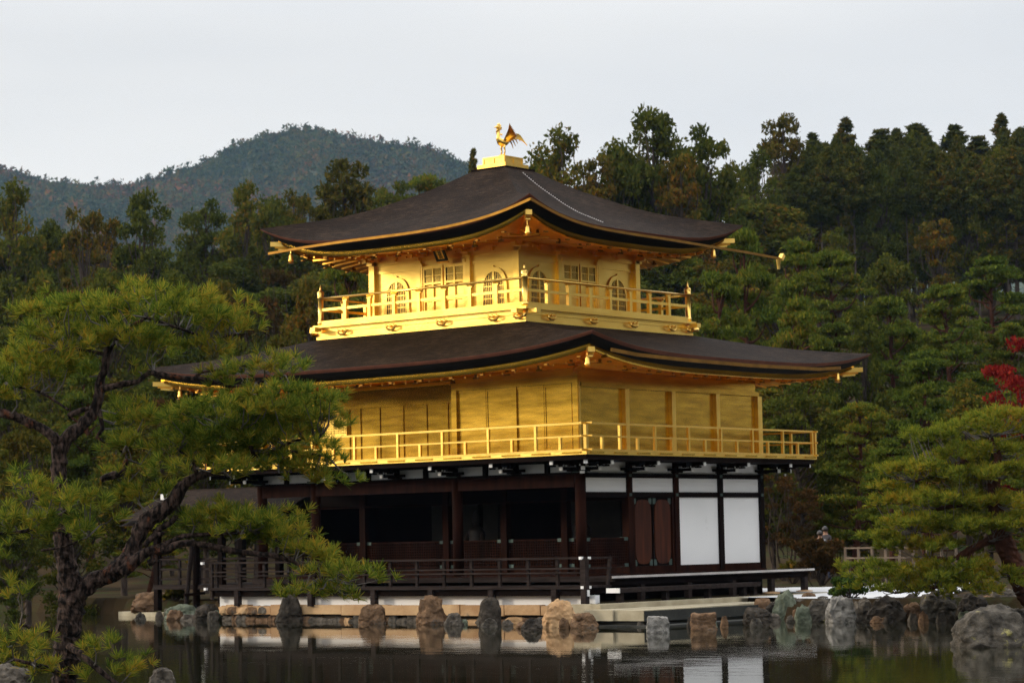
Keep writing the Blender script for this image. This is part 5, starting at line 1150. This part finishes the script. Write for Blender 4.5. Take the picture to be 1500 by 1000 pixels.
pads = [ # px, py, rx, ry, depth offset, depth radius, density, tilt
    (215, 452, 120, 44, .0, .95, 1.0, 0), (130, 462, 72, 34, .3, .7, 1.0, 0), (290, 465, 60, 34, -.3, .6, 1.0, .1), (85, 490, 50, 28, .1, .55, 1.0, 0), (180, 505, 95, 30, .2, .8, .9, 0),
    (330, 478, 45, 26, .1, .45, .6, .15), (300, 507, 46, 22, -.2, .45, .9, .05), (365, 480, 40, 16, .3, .35, .35, .1), (165, 545, 45, 20, .3, .4, .4, 0),
    (40, 548, 92, 34, .2, .8, 1.0, 0), (75, 522, 60, 22, -.2, .6, .9, 0), (5, 575, 60, 20, -.1, .5, .8, 0),
    (392, 545, 62, 26, -.1, .55, .95, -.12), (350, 560, 40, 14, .1, .35, .5, 0), (430, 530, 28, 16, .0, .3, .8, 0),
    (360, 640, 110, 34, .3, .8, 1.2, -.03), (430, 622, 70, 36, .2, .6, 1.2, 0), (330, 672, 95, 26, .2, .7, 1.1, 0), (440, 688, 60, 18, .3, .5, 1.1, .1), (320, 610, 130, 42, .1, 1.0, 1.0, -.06), (420, 590, 82, 44, -.2, .75, 1.0, -.05), (200, 612, 52, 28, .2, .5, .9, 0), (470, 615, 38, 34, .0, .45, 1.0, 0), (250, 655, 75, 30, .0, .7, .9, 0), (400, 650, 95, 34, .3, .8, 1.0, 0), (465, 672, 42, 30, .1, .4, 1.0, .1), (300, 690, 90, 24, -.3, .6, .7, 0), (460, 700, 52, 16, .1, .4, .7, .15),
    (225, 722, 55, 22, .3, .5, .8, 0), (180, 700, 36, 26, .3, .4, .8, 0),
    (25, 712, 42, 30, -1.2, .5, .9, 0), (110, 735, 58, 34, -1.2, .6, 1.0, .05), (30, 770, 62, 26, -1.0, .6, .9, 0), (110, 782, 50, 24, -1.1, .5, .9, .05), (150, 760, 28, 20, -1.1, .3, .6, 0), (15, 812, 30, 20, -1.0, .35, .5, 0),
    (345, 765, 110, 34, .3, .8, 1.0, .05), (400, 780, 62, 28, .0, .6, 1.0, .1), (270, 760, 50, 22, .2, .45, .7, 0), (430, 800, 48, 24, .1, .45, 1.0, .2), (330, 790, 50, 16, .4, .4, .5, 0),
    (470, 815, 50, 34, -.2, .5, 1.0, .15), (505, 845, 52, 34, -.2, .5, 1.0, .2), (450, 845, 34, 20, .1, .35, .6, 0), (440, 870, 34, 18, -.3, .35, .9, 0), (500, 872, 40, 14, -.2, .35, .8, 0),
    (30, 878, 34, 34, -.8, .4, .7, 0), (30, 945, 44, 22, -1.2, .4, .9, 0), (12, 975, 34, 20, -1.2, .35, .7, 0), (158, 950, 34, 20, -.6, .35, .8, 0), (200, 968, 40, 14, -.5, .3, .7, .2), (60, 985, 40, 18, -1.0, .4, .8, 0), (135, 988, 44, 12, -.4, .3, .6, 0)]
limbs = [([(92, 1040, 42, 0), (95, 990, 38, 0), (99, 940, 36, 0), (103, 895, 36, 0), (104, 862, 36, 0), (98, 830, 30, 0), (92, 795, 26, 0), (89, 755, 24, 0), (87, 710, 23, 0), (86, 672, 24, 0), (88, 650, 26, 0)], 'trunk'),
         ([(90, 655, 24, 0), (100, 640, 20, 0), (122, 622, 18, 0), (138, 600, 16, .1), (145, 575, 15, .1), (148, 556, 13, .1), (154, 538, 12, .1), (157, 518, 11, .1), (168, 498, 8, .1), (190, 480, 6, .1), (215, 465, 5, 0)], 'limb'),
         ([(86, 652, 20, 0), (78, 640, 17, -.1), (62, 628, 13, -.1), (40, 618, 13, -.1), (20, 609, 12, -.1), (-5, 603, 11, -.1), (-40, 590, 8, 0)], 'limb'),
         ([(146, 568, 12, .1), (160, 567, 10, 0), (182, 562, 9, 0), (203, 558, 8, 0), (213, 549, 8, 0), (225, 546, 8, 0), (250, 551, 8, 0), (285, 554, 8, 0), (305, 556, 6, 0), (325, 563, 6, 0), (345, 566, 5, 0), (375, 560, 3, 0), (410, 548, 2, 0)], 'limb'),
         ([(285, 554, 6, 0), (295, 545, 5, 0), (320, 542, 3, 0), (360, 535, 2, 0)], 'limb'),
         ([(105, 872, 32, 0), (118, 864, 30, 0), (138, 850, 26, 0), (160, 842, 25, 0), (180, 826, 26, 0), (193, 806, 25, .1), (203, 785, 24, .1), (215, 762, 24, .1), (238, 747, 20, .1), (256, 732, 19, .1), (265, 715, 17, .1), (280, 702, 14, .1), (302, 694, 12, .1), (325, 688, 10, .1), (344, 677, 8, .1), (372, 668, 7, .1), (405, 660, 6, 0), (430, 645, 4, 0), (470, 640, 3, 0)], 'limb'),
         ([(372, 668, 6, .1), (366, 650, 6, .1), (358, 635, 6, 0), (345, 628, 4, 0), (320, 622, 3, 0)], 'limb'), ([(405, 660, 5, 0), (440, 662, 4, 0), (480, 668, 3, 0)], 'limb'), ([(288, 698, 8, .1), (286, 685, 7, 0), (280, 672, 4, 0), (262, 660, 3, 0)], 'limb'),
         ([(256, 732, 10, .1), (262, 748, 9, .1), (250, 765, 8, .1), (232, 775, 8, .1), (222, 790, 9, .1)], 'limb'),
         ([(178, 838, 20, -.1), (198, 820, 18, -.1), (218, 806, 14, -.1), (242, 806, 13, -.1), (256, 798, 12, -.1), (275, 795, 10, -.1), (305, 799, 10, -.1), (340, 806, 10, -.1), (368, 810, 9, -.1), (395, 812, 8, -.1), (430, 822, 6, -.1), (455, 838, 5, -.1), (480, 850, 3, -.1)], 'limb'),
         ([(222, 806, 10, -.1), (245, 795, 9, 0), (270, 785, 8, 0), (305, 782, 7, 0), (335, 781, 5, 0), (370, 778, 3, 0)], 'limb'),
         ([(225, 808, 12, -.1), (226, 820, 12, -.1), (218, 825, 11, -.1)], 'limb'), ([(212, 800, 10, -.1), (222, 787, 9, -.1), (240, 780, 5, -.1)], 'limb'),
         ([(148, 702, 8, .1), (165, 696, 12, .1), (178, 692, 10, .1), (186, 672, 5, .1)], 'limb'), ([(145, 600, 8, .1), (150, 628, 7, .1), (142, 640, 6, .1), (160, 650, 4, .1), (180, 662, 3, .1)], 'limb'),
         ([(100, 610, 8, -.1), (115, 602, 8, -.1), (130, 598, 6, -.1)], 'limb'),
         ([(96, 742, 9, -.2), (80, 756, 7, -.8), (58, 768, 6, -1.1), (38, 777, 5, -1.1), (0, 781, 4, -1.1), (-30, 784, 4, -1.1)], 'limb'), ([(60, 806, 3, -1.1), (95, 800, 3, -1.1), (130, 785, 2, -1.1)], 'limb'),
         ([(100, 945, 10, -.2), (118, 957, 9, -.4), (137, 974, 9, -.5), (155, 988, 8, -.5), (175, 1003, 6, -.5)], 'limb'), ([(80, 925, 6, -.2), (55, 920, 6, -.4), (30, 914, 4, -.5)], 'limb'),
         ([(85, 985, 9, -.5), (60, 975, 6, -1.0), (20, 965, 4, -1.1)], 'limb'), ([(100, 600, 4, -.1), (60, 575, 4, .1), (20, 565, 3, .1)], 'limb'), ([(157, 520, 6, .1), (120, 512, 5, .1), (85, 508, 3, .1)], 'limb'), ([(215, 465, 5, 0), (260, 480, 4, -.1), (310, 495, 3, -.1), (345, 488, 2, .1)], 'limb')]
near_pine(NP, pads, limbs, 3, D1, nn=30, ln=.13, wd_=.011, dens=1.05, tuftstep=.15)
# garden pine on the right bank
D2 = 59.0; bp2 = at(1512, 880, D2)
GPT = thing('pine_tree', 'garden pine with flat clipped layers and a red leaning trunk on the right bank', 'tree', (bp2.x, bp2.y, float(ground(bp2.x, bp2.y)) - .1))
pads2 = [(1430, 628, 62, 22, .5, 1.2, .9, 0), (1480, 612, 50, 20, .3, 1.2, .9, 0), (1360, 640, 40, 16, .6, .9, .8, 0), (1345, 690, 62, 20, .2, 1.2, 1, 0), (1420, 700, 70, 20, 0, 1.2, 1, 0), (1480, 690, 50, 18, 0, 1.2, 1, 0), (1370, 735, 80, 20, 0, 1.3, 1, 0), (1450, 740, 60, 20, -.2, 1.2, 1, 0), (1312, 715, 26, 14, .2, .6, .9, 0),
         (1340, 768, 62, 18, -.2, 1.2, 1, 0), (1400, 772, 70, 20, -.2, 1.3, 1, 0), (1300, 786, 28, 12, -.1, .7, .9, 0), (1490, 770, 46, 22, -.6, 1.0, 1, 0), (1350, 800, 58, 16, -.3, 1.1, .9, 0), (1330, 845, 72, 18, -.4, 1.2, 1, 0), (1400, 830, 50, 22, -.5, 1.0, .9, 0), (1440, 850, 56, 20, -.5, 1.0, .9, 0), (1270, 832, 34, 12, -.2, .7, .8, 0), (1300, 862, 40, 12, -.6, .7, .8, 0), (1385, 865, 70, 16, -.6, 1.1, .9, 0), (1450, 660, 60, 16, .3, 1.1, .9, 0), (1390, 672, 40, 14, .5, .8, .8, 0)]
limbs2 = [([(1530, 900, 32, 0), (1500, 862, 30, 0), (1482, 820, 28, 0), (1470, 790, 26, 0), (1462, 765, 24, 0), (1460, 735, 20, 0), (1456, 700, 16, 0), (1462, 670, 12, .2), (1450, 640, 8, .3)], 'trunk'),
          ([(1464, 786, 15, 0), (1448, 792, 13, -.2), (1430, 800, 11, -.3), (1412, 810, 10, -.4), (1396, 818, 6, -.4), (1360, 815, 4, -.4)], 'limb'), ([(1457, 715, 12, 0), (1445, 690, 9, .1), (1425, 688, 8, .2), (1412, 676, 7, .2), (1380, 690, 4, .2), (1340, 705, 3, .2)], 'limb'),
          ([(1462, 760, 10, 0), (1430, 760, 8, -.1), (1390, 768, 6, -.2), (1340, 780, 4, -.2)], 'limb'), ([(1425, 802, 8, -.3), (1410, 840, 6, -.5), (1380, 858, 4, -.6), (1310, 868, 3, -.6)], 'limb'), ([(1460, 740, 10, 0), (1420, 738, 7, 0), (1370, 745, 5, 0)], 'limb')]
near_pine(GPT, pads2, limbs2, 8, D2, nn=20, ln=.14, wd_=.024, dens=1.7, barkm=PBARK, tuftstep=.20, mat=L_PINEG)
# ------------------------------------------------------------ shrubs and low plants
def shrub(px, py, wpx, hpx, d, label, mat, seed, n=1600, size=.07, name='shrub', tiers=6):
    base = at(px, py, d); gz = float(ground(base.x, base.y)); w_ = wpx * d / FPX; h = hpx * d / FPX; rg = np.random.RandomState(seed); t = thing(name, label, 'shrub', (base.x, base.y, gz - .05))
    st = MB(); CL = []; OU = []
    for k in range(tiers * 3):
        a = rg.rand() * 6.28; r = w_ / 2 * rg.rand() ** .5 * .8; z = h * (.35 + .55 * rg.rand()) * (1 - .3 * r / (w_ / 2)); c = np.array([math.cos(a) * r, math.sin(a) * r, z]); limb(st, (0, 0, 0), tuple(c), .03, .008, rg, 3)
        cr = w_ * .16; p = ballpts(rg, n // (tiers * 3), (cr, cr, cr * .6), .3); CL.append(c + p); OU.append(p / cr * .5 + np.array([0, 0, .5]))
    V = leaves(rg, np.concatenate(CL), size, outward=np.concatenate(OU)); npmesh('foliage', V, np.arange(len(V)).reshape(-1, 4), mat, t); st.build('stems', BARK, t); return t
shrub(1243, 873, 66, 42, 62.5, 'dark green glossy shrub on the bank between whitish boulders and sand', L_SHRUB, 1, 1800, .06)
shrub(1125, 884, 26, 16, 61.6, 'small orange tipped fern at the end of the stone landing', L_OLIVE, 2, 500, .05)
shrub(1270, 900, 30, 22, 60.6, 'yellow green tuft growing between boulders on the waterline', L_SHRUB, 3, 500, .05)
shrub(1390, 893, 40, 26, 60.5, 'low green shrub hanging over the right bank boulders', L_SHRUB, 4, 700, .06)
shrub(257, 880, 40, 26, 77, 'yellowish low bush at the foot of the slanting posts', L_OLIVE, 5, 800, .08)
shrub(165, 870, 70, 60, 62, 'dark green bush on the left bank behind the near pine trunk', L_SHRUB, 6, 1800, .10)
shrub(1338, 826, 50, 26, 74, 'low bush behind the garden pine near the railing', L_SHRUB, 7, 900, .09)
shrub(1203, 840, 96, 84, 79, 'dull red maple bush standing before the visitors', L_DRED, 8, 3000, .075, 'maple_bush')
shrub(1160, 830, 50, 40, 82, 'brown green bush behind the corner of the veranda', L_OLIVE, 9, 900, .09)
shrub(1465, 880, 50, 22, 57.5, 'moss green undergrowth at the foot of the garden pine', L_SHRUB, 10, 900, .06)
# ------------------------------------------------------------ garden railing, props, visitors
WOODL = surf('pale_rail_timber', (.10, .07, .045), (.19, .14, .10), rough=.8, scale=4)
fr = thing('garden_railing', 'pale timber railing with two bars running behind the garden pine', 'railing', tuple(at(1262, 830, 80)))
fr.location.z = float(ground(fr.location.x, fr.location.y))
p0 = at(1238, 798, 81); p1 = at(1400, 793, 77); loc = Vector(fr.location)
for z_ in (1.66, 1.34):
    b = MB(); b.bar(Vector((p0.x, p0.y, z_)) - loc, Vector((p1.x, p1.y, z_)) - loc, .05, .05); b.build('rail', WOODL, fr)
for i in range(9):
    q = p0.lerp(p1, i / 8); b = MB(); b.box(q.x - loc.x - .035, q.x - loc.x + .035, q.y - loc.y - .035, q.y - loc.y + .035, .35 - loc.z, 1.70 - loc.z); b.build('post', WOODL, fr)
def prop(pts, label, r, mat=DARKW):
    b = MB(); P3 = [at(*p) for p in pts]; b.tube([tuple(p) for p in P3], r, 8); return tag(b.build('support_post', mat), label, 'post')
prop([(287, 792, 75), (288, 896, 75)], 'dark upright post at the corner of the side annex, left of the pond deck', .11)
prop([(282, 790, 74.6), (272, 890, 74.6)], 'slanting weathered post leaning beside the dark upright post', .07, GREYW)
b = MB(); p0 = at(270, 871, 74.5); p1 = at(300, 868, 74.9); b.bar(p0, p1, .06, .08); tag(b.build('tie_bar', DARKW), 'short crossbar with white painted tip low on the slanting post', 'crossbar')
def person(px, d, gz, h, coat, legs, label, yaw, pose=0):
    q = at(px, 780, d); t = thing('person', label, 'person', (q.x, q.y, gz), None, yaw)
    me = bpy.data.meshes.new('body'); s = h / 1.7
    J = [((0, 0, .95), .13), ((0, 0, 1.2), .13), ((0, 0, 1.40), .14), ((0, 0, 1.49), .05), ((0, -.01, 1.56), .085), ((0, -.01, 1.66), .08)]
    E_ = [(0, 1), (1, 2), (2, 3), (3, 4), (4, 5)]
    def add(chain, st):
        k = st
        for p, r in chain: J.append((p, r)); E_.append((k, len(J) - 1)); k = len(J) - 1
    for sx in (-1, 1):
        add([((sx * .17, 0, 1.40), .055), ((sx * .23, .02, 1.14), .042), ((sx * (.20 - .1 * pose), -.12 - .1 * pose, .93 + .25 * pose), .032), ((sx * (.19 - .1 * pose), -.17 - .1 * pose, .87 + .3 * pose), .03)], 2)
        add([((sx * .09, 0, .88), .085), ((sx * .10, -.02, .48), .058), ((sx * .10, .02, .09), .042), ((sx * .11, -.12, .03), .035)], 0)
    me.from_pydata([tuple(Vector(p) * s) for p, r in J], E_, []); o = bpy.data.objects.new('body', me); link(o); o.parent = t
    md = o.modifiers.new('s', 'SKIN'); 
    for i, (p, r) in enumerate(J): me.skin_vertices[0].data[i].radius = (r * s, r * s * .85)
    me.skin_vertices[0].data[0].use_root = True; o.modifiers.new('u', 'SUBSURF').levels = 2; o.modifiers['u'].render_levels = 2
    dg = bpy.context.evaluated_depsgraph_get(); m2 = bpy.data.meshes.new_from_object(o.evaluated_get(dg)); o.modifiers.clear(); o.data = m2
    SKIN = surf('skin', (.35, .19, .12), (.42, .24, .16), rough=.6); m2.materials.clear()
    for m_ in (SKIN, coat, legs): m2.materials.append(m_)
    for pl_ in m2.polygons:
        c = pl_.center; z_ = c.z / s
        pl_.material_index = 0 if (z_ > 1.47 or (abs(c.x) / s > .12 - .1 * pose and z_ < .93 + .25 * pose and c.y / s < -.13 and z_ > .8)) else (1 if z_ > .93 or abs(c.x) / s > .165 and z_ > .8 else 2)
        pl_.use_smooth = True
    HAIR = surf('dark_hair', (.012, .009, .008), (.03, .02, .016), rough=.5)
    b = MB(); b._lathe((0, .02 * s, 1.58 * s), [(.095 * s, 0), (.104 * s, .06 * s), (.085 * s, .12 * s), (.04 * s, .16 * s), (.005, .17 * s)], 14); b.build('hair', HAIR, t, True)
    b = MB()
    for sx in (-1, 1): b.box(sx * .032 * s - .010, sx * .032 * s + .010, -.095 * s, -.08 * s, 1.61 * s, 1.625 * s)
    b.box(-.018, .018, -.094 * s, -.08 * s, 1.545 * s, 1.552 * s); b.build('face_marks', HAIR, t)
    return t
CT = lambda n, c: surf(n, tuple(x * .8 for x in c), c, rough=.9)
person(1201, 83, .55, 1.66, CT('pale_jacket', (.30, .30, .32)), CT('dark_trousers', (.03, .03, .04)), 'visitor in a pale jacket half hidden by the maple, left of two', R(200))
pr = person(1209, 84, .60, 1.75, CT('dark_jacket', (.05, .045, .05)), CT('blue_trousers', (.04, .05, .09)), 'taller visitor in a dark jacket behind the maple holding a red bag', R(185), 1)
q = pr.location; b = MB(); b.M = Matrix.Translation((q.x + .02, q.y - .35, 1.28)); b.box(-.14, .14, -.07, .07, -.16, .14); b.box(-.11, .11, -.085, .0701, -.10, .06); b.tube([(-.08, 0, .14), (-.05, 0, .26), (.05, 0, .26), (.08, 0, .14)], .012, 5)
tag(b.build('hand_bag', surf('red_cloth', (.45, .01, .015), (.55, .02, .02), rough=.8)), 'red bag held by the taller visitor behind the maple', 'bag')
# seated wooden figures inside the dark ground floor
def seated(x, y, s, label):
    t = thing('seated_statue', label, 'statue', (x, y, 1.36)); STM = surf('dark_lacquer', (.02, .014, .01), (.05, .03, .02), rough=.5)
    b = MB(); b.box(-.6 * s, .6 * s, -.45 * s, .45 * s, 0, .25 * s); b.box(-.5 * s, .5 * s, -.38 * s, .38 * s, .25 * s, .36 * s); b.build('plinth', STM, t)
    b = MB(); b._lathe((0, 0, .36 * s), [(.48 * s, 0), (.50 * s, .10 * s), (.42 * s, .22 * s), (.27 * s, .34 * s), (.24 * s, .55 * s), (.28 * s, .72 * s), (.22 * s, .84 * s), (.08 * s, .90 * s), (.075 * s, .96 * s), (.13 * s, 1.02 * s), (.14 * s, 1.14 * s), (.10 * s, 1.26 * s), (.05 * s, 1.34 * s), (.005, 1.36 * s)], 18)
    for v in range(len(b.v)): p = b.v[v]; b.v[v] = (p[0], p[1] * .72, p[2])
    for sx in (-1, 1): b.tube([(sx * .26 * s, 0, 1.05 * s), (sx * .34 * s, -.1 * s, .78 * s), (sx * .12 * s, -.30 * s, .66 * s), (0, -.33 * s, .64 * s)], [.09 * s, .08 * s, .06 * s, .05 * s], 8)
    b.build('body', STM, t, True)
seated(-3.0, 3.9, 1.0, 'seated statue as a dark silhouette inside the right half of the open ground floor')
seated(-6.9, 4.0, .95, 'seated figure deep in the shadow in the middle of the open ground floor')
# ------------------------------------------------------------ haze
m, nt, out = newmat('autumn_haze'); pv = N(nt, 'ShaderNodeVolumePrincipled'); pv.inputs['Color'].default_value = (.42, .68, 1.0, 1); pv.inputs['Density'].default_value = .000045; pv.inputs['Anisotropy'].default_value = .2
nt.links.new(pv.outputs[0], out.inputs['Volume'])
b = MB(); b.box(-2760, 420, -260, 2960, -14, 560); hz = b.build('haze', m); tag(hz, kind='stuff')
